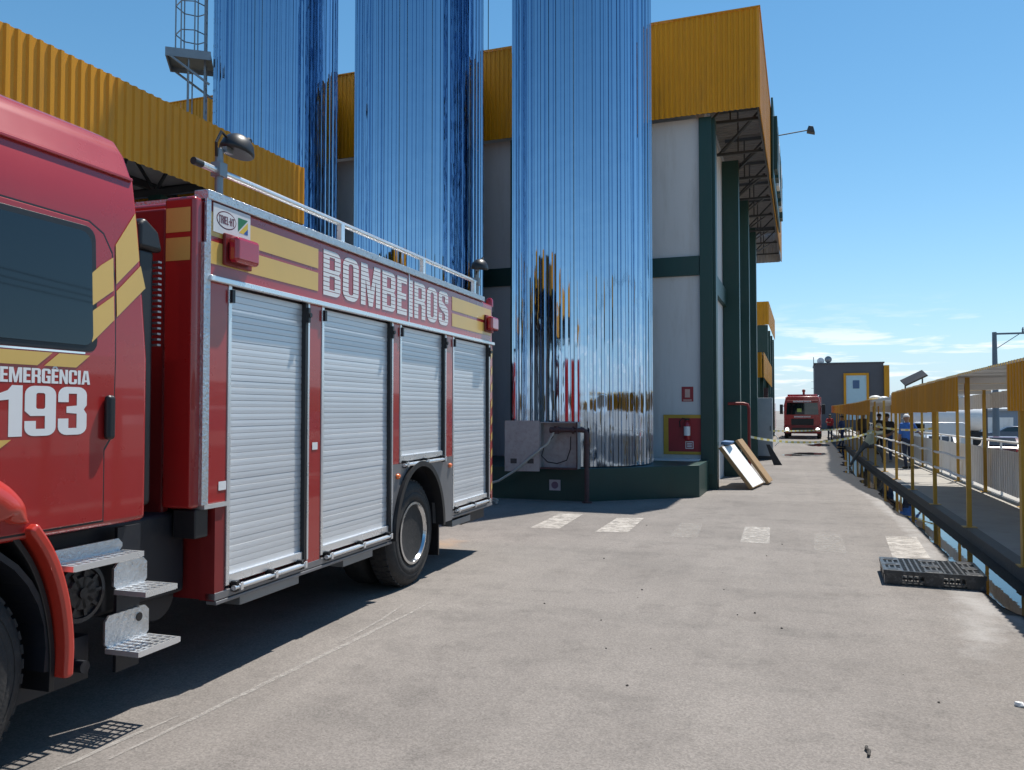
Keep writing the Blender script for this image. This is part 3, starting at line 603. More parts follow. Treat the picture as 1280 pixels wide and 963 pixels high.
# ================================================================== LEFT CANOPY
cn = thing('loading_canopy', 'yellow corrugated canopy over the loading bay behind the engine', 'canopy', (-8.6, 12.45, 0))
CZ0, CZ1 = 5.25, 6.3
shc = corr_mesh('canopy_sheet', 1.02, CZ1 - CZ0, .146, .026, YST, top=.3, bot=.4)
for i in range(24): link('canopy_sheet', shc, cn, (random.uniform(-.004, .004), -1.02*(i + 1), CZ0 + random.uniform(-.004, .004)), (0, 0, pi/2))
shn = corr_mesh('canopy_sheet', 1.02, CZ1 - CZ0, .146, .026, YST)
for i in range(12): link('canopy_sheet', shn, cn, (-1.02*i - .04, .03, CZ0), (0, 0, pi))
b = MB(); b.box(-13, -.05, -24.4, 0, CZ1 - .16, CZ1 - .11); b.obj('roof_sheet', ROOFU, cn)
for i in range(12):
    y = -.4 - i*2.05; b = MB(); b.box(-12.9, -.06, y, y + .08, CZ0 + .02, CZ0 + .12).box(-12.9, -.06, y, y + .08, CZ1 - .28, CZ1 - .17)
    for k in range(12): b.bar((-.1 - k*1.05, y + .04, CZ0 + .1), (-.62 - k*1.05, y + .04, CZ1 - .25), .04, .04); b.bar((-.62 - k*1.05, y + .04, CZ1 - .25), (-1.14 - k*1.05, y + .04, CZ0 + .1), .04, .04)
    b.obj('roof_truss', DSTEEL, cn)
for x in (-3, -6, -9): b = MB(); b.box(x, x + .08, -24.3, -.05, CZ1 - .166, CZ1 - .3); b.obj('purlin', DSTEEL, cn)
for y in (-2.5, -10.5, -18.5):
    for x in (-1.2, -11.5): b = MB(); b.box(x, x + .25, y, y + .25, -.1, CZ0 + .015); b.obj('column', GRN, cn)
b = MB(); b.box(-13.2, -13.02, -24.4, 0, -.2, CZ1 - .2); b.obj('backing_wall', WALL, cn)

# ================================================================== FIRE ENGINE (near). local: +x out of the near side, +y towards the tail
eng = thing('fire_engine', 'red rescue fire engine lettered BOMBEIROS with aluminium roller shutters', 'fire engine', (-3.83, 7.46, 0), .034)
W = 2.5
S0, S1, ZB, ZT = -3.18, 2.56, .55, 3.26
ZH = 2.72                                             # header line over the shutters
DOORS = [(-2.94, -1.93, .66), (-1.73, -.42, .66), (-.25, .94, 1.33), (1.16, 2.44, .70)]
def E(mb, name, m, parent=eng, **k): return mb.obj(name, m, parent, **k)
# body shell: upper band, pillars, sills, roof, far side, ends - with real door recesses
b = MB(); b.box(-W, 0, S0, S1, ZH, ZT); b.box(-W, -.12, S0 + .02, S1 - .02, 1.45, ZH - .001)
E(b, 'body', RED, bevel=.03)
prev = S0
for i, (a, c, z) in enumerate(DOORS + [(S1, S1, 0)]):
    lo = 1.22 if i == 0 else (.58 if i in (1,) else (1.30 if i == 3 else .72))
    if i == 2: lo = 1.30
    b = MB(); b.box(-.115, -.004, prev, a, lo, ZH - .002); E(b, 'pillar', RED, bevel=.006); prev = c
b = MB(); b.box(-W + .02, -.13, -3.03, -.62, .56, 1.449); E(b, 'lower_body', RED_D)
b = MB(); b.box(-W + .02, -.13, .98, S1 - .03, .62, 1.448); E(b, 'lower_body', RED_D)
b = MB(); b.box(-.129, -.006, -3.05, -2.945, .56, 1.219); E(b, 'front_sill_post', RED_D)
# door recess linings, slats, guides
for di, (a, c, z) in enumerate(DOORS):
    d = MB(); d.box(-.10, -.055, a, c, z, ZH - .003); door = E(d, 'shutter', DSTEEL)
    hgt = ZH - .02 - z - .05; n = int(hgt/.046); st = hgt/n
    me = MB().prism([(-.054, .0), (-.042, .0), (-.0375, st*.04), (-.0366, st*.5), (-.0375, st*.95), (-.041, st*.985), (-.054, st*.985)], 1, a + .035, c - .045).mesh('slat', ALU)
    for k in range(n): link('slat', me, door, (random.uniform(-.0012, .0012), 0, z + .05 + k*st))
    b = MB(); b.box(-.11, .004, a, a + .035, z - .02, ZH - .004); E(b, 'guide_rail', ALUB, bevel=.004)
    b = MB(); b.box(-.11, .0, c - .045, c - .012, z - .02, ZH - .0045); E(b, 'jamb_shadow', BLK)  # black strip painted in for the shade along the right-hand jamb
    b = MB(); b.box(-.11, .005, c - .0115, c + .012, z - .02, ZH - .005); E(b, 'guide_rail', ALUB, bevel=.004)
    b = MB(); b.box(-.05, -.012, a + .036, c - .046, z - .012, z + .052); E(b, 'bottom_bar', ALUB, door, bevel=.006)
    b = MB(); b.tube((.02, a + .06, z - .045), (.02, c - .07, z - .045), .019, 10); E(b, 'lift_bar', ALUB, door, smooth=40)
    for q in (a + .09, (a + c)/2, c - .11):
        b = MB(); b.box(-.03, .035, q - .018, q + .018, z - .075, z + .0); E(b, 'latch', BLK, door, bevel=.006)
        b = MB(); b.box(.0355, .045, q + .02, q + .05, z - .07, z - .015); E(b, 'latch_plate', ALUB, door, bevel=.004)
    b = MB(); b.box(.0055, .03, c - .05, c - .02, ZH - .17, ZH - .05).tube((.03, c - .035, ZH - .11), (.045, c - .035, ZH - .11), .02, 8); E(b, 'hinge_block', BLK, door)
    b = MB(); b.box(.0055, .025, a + .01, a + .04, ZH - .13, ZH - .04); E(b, 'hinge_block', BLK, door)
# header drip rail, top trim, corner trim, vinyl bands
b = MB(); b.box(.001, .035, S0 + .02, S1, ZH - .012, ZH + .03); E(b, 'drip_rail', ALUB, bevel=.008)
b = MB(); b.box(-.10, .018, S0, S1 - .35, ZT - .005, ZT + .06); E(b, 'roof_edge_trim', CHK, bevel=.006)
b = MB(); b.box(-.30, -.101, -2.2, 1.9, ZT - .004, ZT + .10); E(b, 'roof_walkway', CHK, bevel=.006)
b = MB(); b.box(-W + .05, -.31, S0 + .1, S1 - .1, ZT, ZT + .05); E(b, 'roof', CHK)
b = MB(); b.box(-.002, .012, S0 - .01, S0 + .035, 1.22, ZT).box(-.03, .013, S0 - .03, S0 - .011, 1.22, ZT - .3); E(b, 'corner_trim', CHK)
b = MB(); b.box(-.12, .012, S0 + .0, -2.942, 1.19, 1.2185); E(b, 'corner_trim', ALUB)
def band(y0, y1, z0, z1, x=.0035): b = MB(); b.quad((x, y0, z0), (x, y1, z0), (x, y1, z1), (x, y0, z1)); return b
ZM = 3.0
for (y0, y1) in ((S0 + .04, -1.80), (1.12, S1 - .07)):
    E(band(y0, y1, 2.83, ZM - .018), 'yellow_band', YEL); E(band(y0, y1, ZM + .018, 3.18), 'yellow_band', YEL)
o = link('lettering', text_mesh('lettering', 'BOMBEIROS', 2.72, .385, WHT, slits=10, slit=.0065), eng, (.004, -1.72, 2.815))
b = MB(); b.box(.002, .008, -.065, -.052, ZH + .03, ZT - .005); E(b, 'panel_joint', ALUB)
# corner post facing forward with the bands wrapped round it
b = MB(); b.box(-.26, -.012, S0 - .1, S0 + .0, 1.2, ZT + .0); E(b, 'corner_post', RED, bevel=.03)
for z0, z1 in ((2.83, 2.982), (3.018, 3.18)):
    b = MB(); b.quad((-.235, S0 - .1035, z0), (-.04, S0 - .1035, z0), (-.04, S0 - .1035, z1), (-.235, S0 - .1035, z1)); E(b, 'yellow_band', YEL)
b = MB(); b.box(-W + .2, -.27, S0 - .07, S0 - .001, .95, ZT - .06); E(b, 'bulkhead', RED_D, bevel=.02)
b = MB(); b.box(-.2, -.02, S0 - .05, S0 + .08, 1.0, 1.19); E(b, 'corner_bracket', BLK, bevel=.01)
# marker lamps
for (y0, y1, z0, z1) in ((-3.0, -2.74, 2.86, 3.04), (2.24, 2.5, 2.89, 3.07)):
    b = MB(); b.box(.004, .03, y0 - .02, y1 + .02, z0 - .02, z1 + .02); lm = E(b, 'warning_lamp', RED_D, bevel=.008)
    b = MB(); b.box(.0305, .115, y0, y1, z0, z1); E(b, 'lens', LRED, lm, bevel=.03, seg=4)
b = MB(); b.box(.0045, .01, -3.12, -2.72, 3.05, 3.245); pl = E(b, 'maker_plate', mat('plate_white', (.62, .63, .64), .35))
b = MB(); ring = [(.0105, -2.985 + .105*cos(2*pi*k/28), 3.15 + .062*sin(2*pi*k/28)) for k in range(28)]; b.add(ring, [tuple(range(28))]); E(b, 'oval', mat('oval_dark', (.12, .02, .03), .4), pl)
b = MB(); ring = [(.0115, -2.985 + .097*cos(2*pi*k/28), 3.15 + .054*sin(2*pi*k/28)) for k in range(28)]; b.add(ring, [tuple(range(28))]); E(b, 'oval', MATS['plate_white'], pl)
link('plate_lettering', text_mesh('plate_lettering', 'TRIEL-HT', .165, .055, MATS['oval_dark']), pl, (.0125, -3.067, 3.122))
b = MB(); b.quad((.0108, -2.86, 3.10), (.0108, -2.75, 3.20), (.0108, -2.86, 3.20), (.0108, -2.86, 3.10)); b.v = b.v[:3]; b.f = [(0, 1, 2)]; E(b, 'emblem', mat('emblem_green', (.02, .16, .06), .4), pl)
b = MB(); b.add([(.0108, -2.85, 3.095), (.0108, -2.75, 3.095), (.0108, -2.75, 3.185)], [(0, 1, 2)]); E(b, 'emblem', mat('emblem_yellow', (.62, .45, .04), .4), pl)
b = MB(); b.add([(.0112, -2.80, 3.095), (.0112, -2.75, 3.095), (.0112, -2.75, 3.14)], [(0, 1, 2)]); E(b, 'emblem', mat('emblem_blue', (.02, .08, .3), .4), pl)
for (y, z) in ((-2.99, 1.30), (-1.83, 1.52)): E(band(y - .035, y + .045, z, z + .06, .0), 'reflector', WHT)
# roof rail
rail = MB(); rail.tube((-.06, S0 + .02, 3.50), (-.06, 2.1, 3.50), .024, 12); rr_ = E(rail, 'roof_rail', ALUB, smooth=40)
b = MB(); b.tube((-.06, S0 - .06, 3.50), (-.06, S0 + .02, 3.50), .026, 12); E(b, 'rail_end', BLK, rr_)
for y in (-1.33, .42, 2.0):
    b = MB(); b.box(-.085, -.035, y - .03, y + .03, ZT + .05, 3.5).box(-.10, -.02, y - .05, y + .05, ZT + .05, ZT + .075); E(b, 'rail_post', ALUB, rr_, bevel=.006)
rail = MB(); rail.tube((-W + .08, S0, 3.50), (-W + .08, 2.1, 3.50), .024, 12); E(rail, 'roof_rail', ALUB, smooth=40)
# spotlights at both ends of the rail
for (y, k) in ((-2.98, 1), (2.12, -1)):
    b = MB(); b.tube((-.06, y, ZT + .05), (-.06, y, 3.66), .028, 10).box(-.10, -.02, y - .04, y + .04, 3.46, 3.56); sp = E(b, 'spotlight', STEEL, bevel=.004)
    b = MB(); b.lathe([(-.06, .06), (-.062, .105), (-.05, .113), (-.03, .112), (.02, .10), (.06, .075), (.085, .04), (.092, .01)], (0, 0, 0), 2, 24).tube((0, .05, .05), (0, .09, .11), .022, 8); h = E(b, 'lamp_head', BLK, sp, smooth=40)
    h.location = (-.02, y + .15*k if k > 0 else y, 3.72); h.rotation_euler = (radians(-8)*k, radians(6), 0); h.scale = (1, 1.2, .9)
    b = MB(); b.path([(-.06, y - .03, 3.6), (-.03, y - .07, 3.68), (-.03, y - .02, 3.77), (-.03, y + .07, 3.74)], .010, 6); E(b, 'cable', BLK, sp)
    b = MB(); b.box(-.045, -.015, y + .02*k, y + .09*k, 3.64, 3.68); E(b, 'bracket', STEEL, sp)
# beacon at the tail
b = MB(); b.lathe([(0, .05), (.06, .05), (.07, .045)], (-.05, S1 + .02, ZT - .1), 2, 16); bc = E(b, 'beacon', BLK)
b = MB(); b.lathe([(.07, .05), (.16, .05), (.19, .035), (.2, .01)], (-.05, S1 + .02, ZT - .1), 2, 16); E(b, 'lens', LRED, bc, smooth=40)
# tail: corner with diagonal chevrons, bumper
b = MB(); b.box(-W + .01, -.006, S1 - .03, S1 + .02, .62, ZH - .01); E(b, 'tail_wall', RED, bevel=.01)
for k in range(9): b = MB(); z = .75 + k*.22; b.add([(.0, S1 - .06, z), (.0, S1 - .005, z + .05), (.0, S1 - .005, z + .15), (.0, S1 - .06, z + .10)], [(0, 1, 2, 3)]); E(b, 'chevron', YEL)
# grey skirt with rear wheel arch
WY, WR = .15, .55
AY = .21
def arch_pts(ry, rz, y0, y1, zb, zt, cz=.55):
    a0 = math.asin(max(-1, min(1, (zb - cz)/rz)))
    return [(y0, zb), (y0, zt), (y1, zt), (y1, zb)] + [(AY + ry*cos(a), cz + rz*sin(a)) for a in [a0 + (pi - 2*a0)*k/22 for k in range(23)]]
SKG = mat('skirt_grey', (.20, .20, .21), .4, .35, var=.1, dirt=(.3, .28, .25), dirt_amt=.2)
b = MB(); b.prism(arch_pts(.605, .73, -.41, 1.14, .56, 1.30), 0, -.10, .002); E(b, 'wheel_arch_panel', SKG)
ri, ro = .70, .755
b = MB(); pts = [(AY + (ro - .125)*cos(a), .55 + ro*sin(a)) for a in [pi*k/26 for k in range(27)]] + [(AY + (ri - .125)*cos(a), .55 + ri*sin(a)) for a in [pi*(26 - k)/26 for k in range(27)]]
b.prism(pts, 0, -.05, .045); E(b, 'arch_trim', BLK, smooth=30)
b = MB(); pts = [(AY + .64*cos(a), .55 + .72*sin(a)) for a in [pi*k/20 for k in range(21)]] + [(AY + .61*cos(a), .55 + .69*sin(a)) for a in [pi*(20 - k)/20 for k in range(21)]]
b.prism(pts, 0, -.8, -.06); E(b, 'wheel_well', CHAS, smooth=30)
b = MB(); b.box(-.65, -.08, .92, .95, .18, .9); E(b, 'mudflap', BLK)
for (y, z) in ((-.30, 1.18), (1.06, 1.2)):
    b = MB(); b.ball((.01, y, z), .035, 12, (.6, 1.3, .8)); E(b, 'marker_lamp', ORG, smooth=60)
b = MB(); b.box(-.09, -.002, -3.05, -.42, .56, .612).box(-.08, .003, -3.04, -.42, .53, .555); E(b, 'side_sill', SKG, bevel=.005)
b = MB(); b.box(-.09, -.002, 1.15, S1, .60, .655).box(-.08, .001, 1.15, S1, .57, .597); E(b, 'side_sill', SKG, bevel=.005)
for (y0, y1) in ((-2.7, -1.95), (-1.25, -.7), (1.3, 1.9)):
    b = MB(); b.box(-.2, -.06, y0, y1, .45, .525); E(b, 'underrun_bar', STEEL, bevel=.006)
b = MB(); b.box(-.9, -.1, 1.7, 2.5, .42, .58); E(b, 'tail_step', CHAS)
# wheels
def wheel(parent, y, x_out, dual, rim_dish):
    prof = [(-.29, .30), (-.29, .44), (-.27, .51), (-.24, .543), (-.20, .55), (-.09, .55), (-.05, .543), (-.02, .51), (-.006, .47), (-.010, .468), (.0, .44), (-.004, .425), (.001, .42), (.0, .36), (-.005, .355), (-.02, .30)]
    b = MB(); b.lathe(prof, (x_out, y, WR), 0, 56)
    if dual: b.lathe(prof, (x_out - .34, y, WR), 0, 40)
    w = b.obj('wheel', RUB, parent, smooth=50)
    b = MB()
    for k in range(46):
        a = 2*pi*k/46
        for xo, t in ((-.075, .05), (-.14, .05), (-.21, .05)):
            aa = a + (.03 if xo in (-.14,) else 0); c, s = cos(aa), sin(aa); r0, r1 = .53, .556; h = .024
            p = lambda r, dy, dx: (x_out + xo + dx, y + r*c - dy*s, WR + r*s + dy*c)
            b.add([p(r0, -h, -t/2), p(r0, h, -t/2), p(r0, h, t/2), p(r0, -h, t/2), p(r1, -h, -t/2), p(r1, h, -t/2), p(r1, h, t/2), p(r1, -h, t/2)], [(4, 5, 6, 7), (0, 1, 5, 4), (1, 2, 6, 5), (2, 3, 7, 6), (3, 0, 4, 7)])
    o = b.obj('tread', RUB, w); o['kind'] = 'stuff'
    d = rim_dish
    b = MB(); b.lathe([(-.03, .315), (.005, .325), (.008, .30), (-.02, .285), (-.05, .275), (-.05 - d, .255), (-.06 - d, .235), (-.06 - d, .125), (-.03 - d, .11), (.05 - d, .10), (.07 - d, .07), (.07 - d, .0)], (x_out, y, WR), 0, 48); rm = b.obj('rim', TREADW, w, smooth=40)
    for k in range(8):
        a = 2*pi*(k + .5)/8; b = MB(); b.tube((x_out - .0605 - d, y + .205*cos(a), WR + .205*sin(a)), (x_out - .058 - d, y + .205*cos(a), WR + .205*sin(a)), .026, 12); b.obj('hand_hole', BLK, rm)
    for k in range(10):
        a = 2*pi*k/10; b = MB(); b.tube((x_out - .06 - d, y + .155*cos(a), WR + .155*sin(a)), (x_out - .01 - d, y + .155*cos(a), WR + .155*sin(a)), .015, 6); b.obj('wheel_nut', STEEL, rm)
    return w
wheel(eng, WY, -.03, True, .13)
wheel(eng, -4.98, -.03, False, .02)
for yy_ in (WY, -4.98):
    b = MB(); prof = [(-.29, .30), (-.29, .44), (-.27, .51), (-.24, .543), (-.09, .55), (-.02, .51), (.0, .44), (.0, .30)]; b.lathe(prof, (-W + .32, yy_, WR), 0, 30); E(b, 'wheel', RUB, smooth=50)
    b = MB(); b.tube((-W + .1, yy_, WR), (-.3, yy_, WR), .08); E(b, 'axle', CHAS)
# chassis
b = MB(); b.box(-1.75, -1.6, -6.0, 2.4, .72, .98).box(-.95, -.8, -6.0, 2.4, .72, .98); E(b, 'chassis_rail', CHAS)
b = MB(); b.box(-2.3, -.22, -4.35, -3.08, .62, 1.17); E(b, 'tank_box', CHAS, bevel=.03)
b = MB(); b.tube((-.75, -3.25, .62), (-.3, -3.25, .62), .17, 24); E(b, 'air_reservoir', CHAS, bevel=.02)
# ---------------- cab
prof_side = [(0, 1.19), (0, 2.15), (-.03, 2.92), (-.045, 3.22), (-.06, 3.24), (-.10, 3.36), (-.16, 3.45), (-.30, 3.52), (-.6, 3.55)]
sect = prof_side + [(-W - x, z) for x, z in reversed(prof_side)]
def rear_y(z): return -3.68 if z < 2.5 else -3.68 - (z - 2.5)*.115
def front_y(z): return -6.3 + (0 if z < 1.9 else (z - 1.9)*.32)
b = MB(); n = len(sect); sts = [('f', 0), ('m', .5), ('r', 1)]
for kind, t in sts:
    for x, z in sect: b.v.append((x, front_y(z) + (rear_y(z) - front_y(z))*t, z))
for j in range(2):
    for i in range(n - 1): b.f.append((j*n + i, j*n + i + 1, (j + 1)*n + i + 1, (j + 1)*n + i)); b.m.append(0)
    b.f.append((j*n + n - 1, j*n, (j + 1)*n, (j + 1)*n + n - 1)); b.m.append(0)
b.f += [tuple(range(n)), tuple(range(2*n, 3*n))]; b.m += [0, 0]
cab = E(b, 'cab', RED, bevel=.035, seg=3)
def onside(y, z, off):                                  # cab side surface x at height z
    for (xa, za), (xb, zb) in zip(prof_side, prof_side[1:]):
        if za <= z <= zb: return (xa + (xb - xa)*(z - za)/(zb - za) + off, y, z)
    return (off, y, z)
def side_panel(name, outline, off, m, th=.03, parent=cab, bevel=0, **k):
    # subdivide at the knee of the side so the panel follows it
    bm = bmesh.new(); vs_ = [bm.verts.new((0, y, z)) for y, z in outline]; f = bm.faces.new(vs_)
    for zc in (2.15, 2.92, 3.22): bmesh.ops.bisect_plane(bm, geom=bm.verts[:] + bm.edges[:] + bm.faces[:], plane_co=(0, 0, zc), plane_no=(0, 0, 1))
    if th:
        r = bmesh.ops.extrude_face_region(bm, geom=bm.faces[:]); 
        for v in r['geom']:
            if isinstance(v, bmesh.types.BMVert): v.co.x = 1
    for v in bm.verts:
        inner = v.co.x < .5 and th; q = onside(v.co.y, v.co.z, off - (th if inner else 0)); v.co = q
    bmesh.ops.recalc_face_normals(bm, faces=bm.faces)
    me = bpy.data.meshes.new(name); bm.to_mesh(me); bm.free(); me.materials.append(m)
    o = link(name, me, parent)
    if not th:
        for p in me.polygons:
            if p.normal.x < 0: p.flip()
    if bevel:
        bv = o.modifiers.new('bevel', 'BEVEL'); bv.width = bevel; bv.segments = 3; bv.limit_method = 'ANGLE'; bv.angle_limit = radians(50); bv.harden_normals = True
    return o
DO = [(-5.75, 1.23), (-4.02, 1.23), (-4.02, 1.63), (-3.955, 1.72), (-3.94, 2.55), (-3.96, 2.74), (-4.02, 2.84), (-4.12, 2.89), (-5.3, 2.905), (-5.65, 2.3), (-5.75, 1.9)]
def grow(pts, g):
    cx = sum(p[0] for p in pts)/len(pts); cz = sum(p[1] for p in pts)/len(pts)
    return [(y + (g if y > cx else -g), z + (g if z > cz else -g)) for y, z in pts]
side_panel('door_seam', grow(DO, .011), .004, BLK)
door = side_panel('door', DO, .011, RED, bevel=.006)
WI = [(-5.25, 2.20)] + arcpts(-4.17, 2.26, .06, .06, -90, 0, 4) + arcpts(-4.18, 2.76, .07, .07, 0, 90, 4) + [(-5.05, 2.83)]
side_panel('window_gasket', grow(WI, .035), .014, BLK, parent=door, bevel=.005)
side_panel('window', WI, .0185, GLS, parent=door)
b = MB(); b.box(.004, .012, -5.2, -4.16, 2.152, 2.162); E(b, 'window_trim', CHROME, door)
def decal(name, outline, m, off=.0145, parent=cab): return side_panel(name, outline, off, m, th=0, parent=parent)
# yellow slashes behind the window and under it
decal('yellow_band', [(-4.115, 2.42), (-3.955, 2.53), (-3.955, 2.72), (-4.045, 2.66), (-4.115, 2.60)], YEL)
decal('yellow_band', [(-4.115, 2.22), (-3.955, 2.36), (-3.955, 2.50), (-4.115, 2.39)], YEL)
decal('yellow_band', [(-3.925, 2.57), (-3.745, 2.74), (-3.77, 3.02), (-3.925, 2.80)], YEL, .004)
decal('yellow_band', [(-3.925, 2.38), (-3.70, 2.58), (-3.735, 2.71), (-3.925, 2.53)], YEL, .004)
decal('yellow_band', [(-5.6, 2.075), (-4.46, 2.075), (-4.37, 2.145), (-5.6, 2.145)], YEL, .0145)
decal('yellow_band', [(-4.42, 2.075), (-4.22, 2.075), (-4.13, 2.145), (-4.33, 2.145)], YEL, .0145)
decal('yellow_band', [(-5.6, 1.62), (-4.72, 1.62), (-4.60, 1.70), (-5.6, 1.70)], YEL, .0145)
link('lettering', text_mesh('lettering', 'EMERGÊNCIA', .54, .075, WHT, gap=.05), cab, (.0125, -4.665, 1.985))
link('lettering', text_mesh('lettering', '193', .52, .255, WHT, gap=.04), cab, (.0125, -4.665, 1.715))
b = MB(); b.box(.012, .055, -4.035, -3.975, 1.68, 1.93); E(b, 'handle', BLK, door, bevel=.022, seg=4)
side_panel('side_crease', [(-5.9, 3.205), (-3.79, 3.205), (-3.79, 3.225), (-5.9, 3.225)], .012, RED, bevel=.004)
# window glass front, bumper (off frame, but the engine is whole)
b = MB(); b.add([(-.15, front_y(2.0) - .01, 2.0), (-W + .15, front_y(2.0) - .01, 2.0), (-W + .2, front_y(2.9) - .01, 2.9), (-.2, front_y(2.9) - .01, 2.9)], [(0, 1, 2, 3)]); E(b, 'windscreen', GLS, cab)
b = MB(); b.box(-W - .02, .02, -6.5, -6.0, .45, 1.15); E(b, 'bumper', ORED, bevel=.05)
# exhaust stack / snorkel behind the cab
b = MB(); b.box(-.34, -.12, -3.66, -3.50, 1.25, 2.86); st_ = E(b, 'air_intake', BLK, bevel=.04, seg=3)
b = MB(); b.prism([(-3.67, 2.84), (-3.67, 3.0), (-3.62, 3.04), (-3.50, 2.97), (-3.46, 2.84)], 0, -.34, -.09); E(b, 'cowl', BLK, st_, bevel=.03, seg=3)
for k in range(16): b = MB(); b.box(-.2, -.10, -3.50, -3.47, 2.25 + k*.035, 2.262 + k*.035); E(b, 'fin', STEEL, st_)
# front mudguard
CYF = -4.98
def arc_strip(name, r0, r1, a0, a1, x0, x1, m, bevel=.02, n=18):
    b = MB(); A_ = [radians(a0 + (a1 - a0)*k/n) for k in range(n + 1)]
    pts = [(CYF + r1*cos(a), .6 + r1*sin(a)) for a in A_] + [(CYF + r0*cos(a), .6 + r0*sin(a)) for a in reversed(A_)]
    b.prism(pts, 0, x0, x1); return E(b, name, m, bevel=bevel, smooth=None)
def smooth_line(P, n=5):
    P = [Vector(p) for p in P]; Q = [P[0]*2 - P[1]] + P + [P[-1]*2 - P[-2]]; out = []
    for i in range(1, len(Q) - 2):
        for k in range(n):
            t = k/n; a, b_, c, d = Q[i - 1], Q[i], Q[i + 1], Q[i + 2]
            out.append(.5*((2*b_) + (c - a)*t + (2*a - 5*b_ + 4*c - d)*t*t + (3*b_ - a - 3*c + d)*t**3))
    return out + [P[-1]]
def strip(name, outer, th, x0, x1, m, bevel):
    pts = smooth_line(outer); inn = []
    for i, p in enumerate(pts):
        d = (pts[min(i + 1, len(pts) - 1)] - pts[max(i - 1, 0)]).normalized(); inn.append(p + Vector((-d.y, d.x))*th)
    b = MB(); b.prism([tuple(p) for p in pts] + [tuple(p) for p in reversed(inn)], 0, x0, x1); return E(b, name, m, bevel=bevel, seg=5 if th > .2 else 3)
MG = [(-4.24, .44), (-4.235, .62), (-4.26, .82), (-4.31, 1.0), (-4.38, 1.15), (-4.47, 1.28)]
strip('mudguard', MG, .06, -.34, .06, ORED, .02)
strip('mudguard_lip', [(y - .065, z - .06) for y, z in MG], .03, -.36, -.01, BLK, .004)
fp = smooth_line([(-4.49, 1.29), (-4.52, 1.40), (-4.62, 1.50), (-4.78, 1.57), (-5.1, 1.6), (-5.45, 1.5), (-5.7, 1.25)], 5); b = MB(); sec = [(-.3, 0), (-.06, 0), (.0, -.008), (.04, -.03), (.068, -.065), (.078, -.11), (.07, -.16), (.045, -.2), (-.3, -.21)]; ns = len(sec)
for i, p in enumerate(fp):
    d = (fp[min(i + 1, len(fp) - 1)] - fp[max(i - 1, 0)]).normalized(); nin = Vector((-d.y, d.x)); tp = min(1, .3 + .7*sqrt(min(1, i/7)))
    for x, r in sec: b.v.append((x if x < -.05 else -.05 + (x + .05)*(.6 + .4*tp), p.x - nin.x*r*tp, p.y - nin.y*r*tp))
for i in range(len(fp) - 1):
    for k in range(ns - 1): b.f.append((i*ns + k, i*ns + k + 1, (i + 1)*ns + k + 1, (i + 1)*ns + k)); b.m.append(0)
b.f += [tuple(range(ns)), tuple(range((len(fp) - 1)*ns, len(fp)*ns))]; b.m += [0, 0]
E(b, 'fender', ORED, smooth=50)
arc_strip('wheel_well', .63, .66, -10, 190, -.6, -.02, CHAS, .0)
# entry steps
def step(y0, y1, z, x1, back_h, hole=False, raised=.0):
    b = MB(); b.box(-.10, x1, y0, y0 + .014, z - .03, z).box(-.10, x1, y1 - .014, y1, z - .03, z).box(x1 - .014, x1, y0 + .014, y1 - .014, z - .032, z + .001).box(-.10, -.086, y0 + .014, y1 - .014, z - .03, z)
    n = max(4, round((y1 - y0)/.052))
    for k in range(1, n): y = y0 + (y1 - y0)*k/n; b.box(-.086, x1 - .014, y - .008, y + .008, z - .012, z - .002)
    for x in (-.03, .03, .09):
        if x < x1 - .03: b.box(x - .006, x + .006, y0 + .014, y1 - .014, z - .013, z - .003)
    s_ = E(b, 'step', ALUB)
    b = MB(); o_ = chamf(y1 - y0, back_h, .03, y0, z - .01); b.prism(o_, 0, -.116, -.1); E(b, 'kick_plate', CHK, s_)
    if hole: b = MB(); b.tube((-.0995, y1 - .08, z + back_h - .07), (-.097, y1 - .08, z + back_h - .07), .026, 16); E(b, 'socket', BLK, s_)
step(-4.26, -3.76, 1.02, .06, .08)
step(-3.82, -3.56, .795, .13, .16)
step(-3.88, -3.54, .47, .14, .19, True)
b = MB(); b.box(-.14, -.117, -3.78, -3.6, .3, 1.15); E(b, 'step_bracket', CHAS)
# round air filter face
b = MB(); b.lathe([(-.4, .175), (-.05, .175), (-.02, .165), (-.015, .14), (-.03, .135), (-.03, .10), (-.012, .09), (-.012, .03), (.0, .03), (.0, .0)], (-.10, -4.03, .82), 0, 36); af = E(b, 'air_filter', BLK, smooth=35)
for k in range(9): a = 2*pi*k/9; b = MB(); b.bar((-.118, -4.03 + .03*cos(a), .82 + .03*sin(a)), (-.118, -4.03 + .13*cos(a), .82 + .13*sin(a)), .012, .02); E(b, 'rib', BLK, af)
b = MB(); b.tube((-.3, -4.0, .40), (-.12, -4.0, .40), .035, 12).box(-.6, -.2, -4.4, -3.9, .30, .55); E(b, 'valve_block', CHAS)

# ================================================================== FIRE ENGINE (far), facing the lens. local: -y is its front
fe = thing('fire_engine', 'red fire engine with headlights on, facing up the road beside the grey building', 'fire engine', (-.02, 60.6, gz(61)), radians(-1.5))
def Fp(mb, name, m, **k): return mb.obj(name, m, fe, **k)
b = MB(); b.prism([(-1.24, .75), (-1.24, 2.4), (-1.12, 2.92), (-1.0, 3.02), (1.0, 3.02), (1.12, 2.92), (1.24, 2.4), (1.24, .75)], 1, .0, 2.2); Fp(b, 'cab', RED, bevel=.06, seg=3)
b = MB(); b.box(-1.24, 1.24, 2.45, 7.8, .7, 3.0); Fp(b, 'body', RED, bevel=.03)
b = MB(); b.add([(-1.08, -.03, 1.72), (1.08, -.03, 1.72), (1.02, -.02, 2.55), (-1.02, -.02, 2.55)], [(0, 1, 2, 3)]); Fp(b, 'windscreen', GLS)
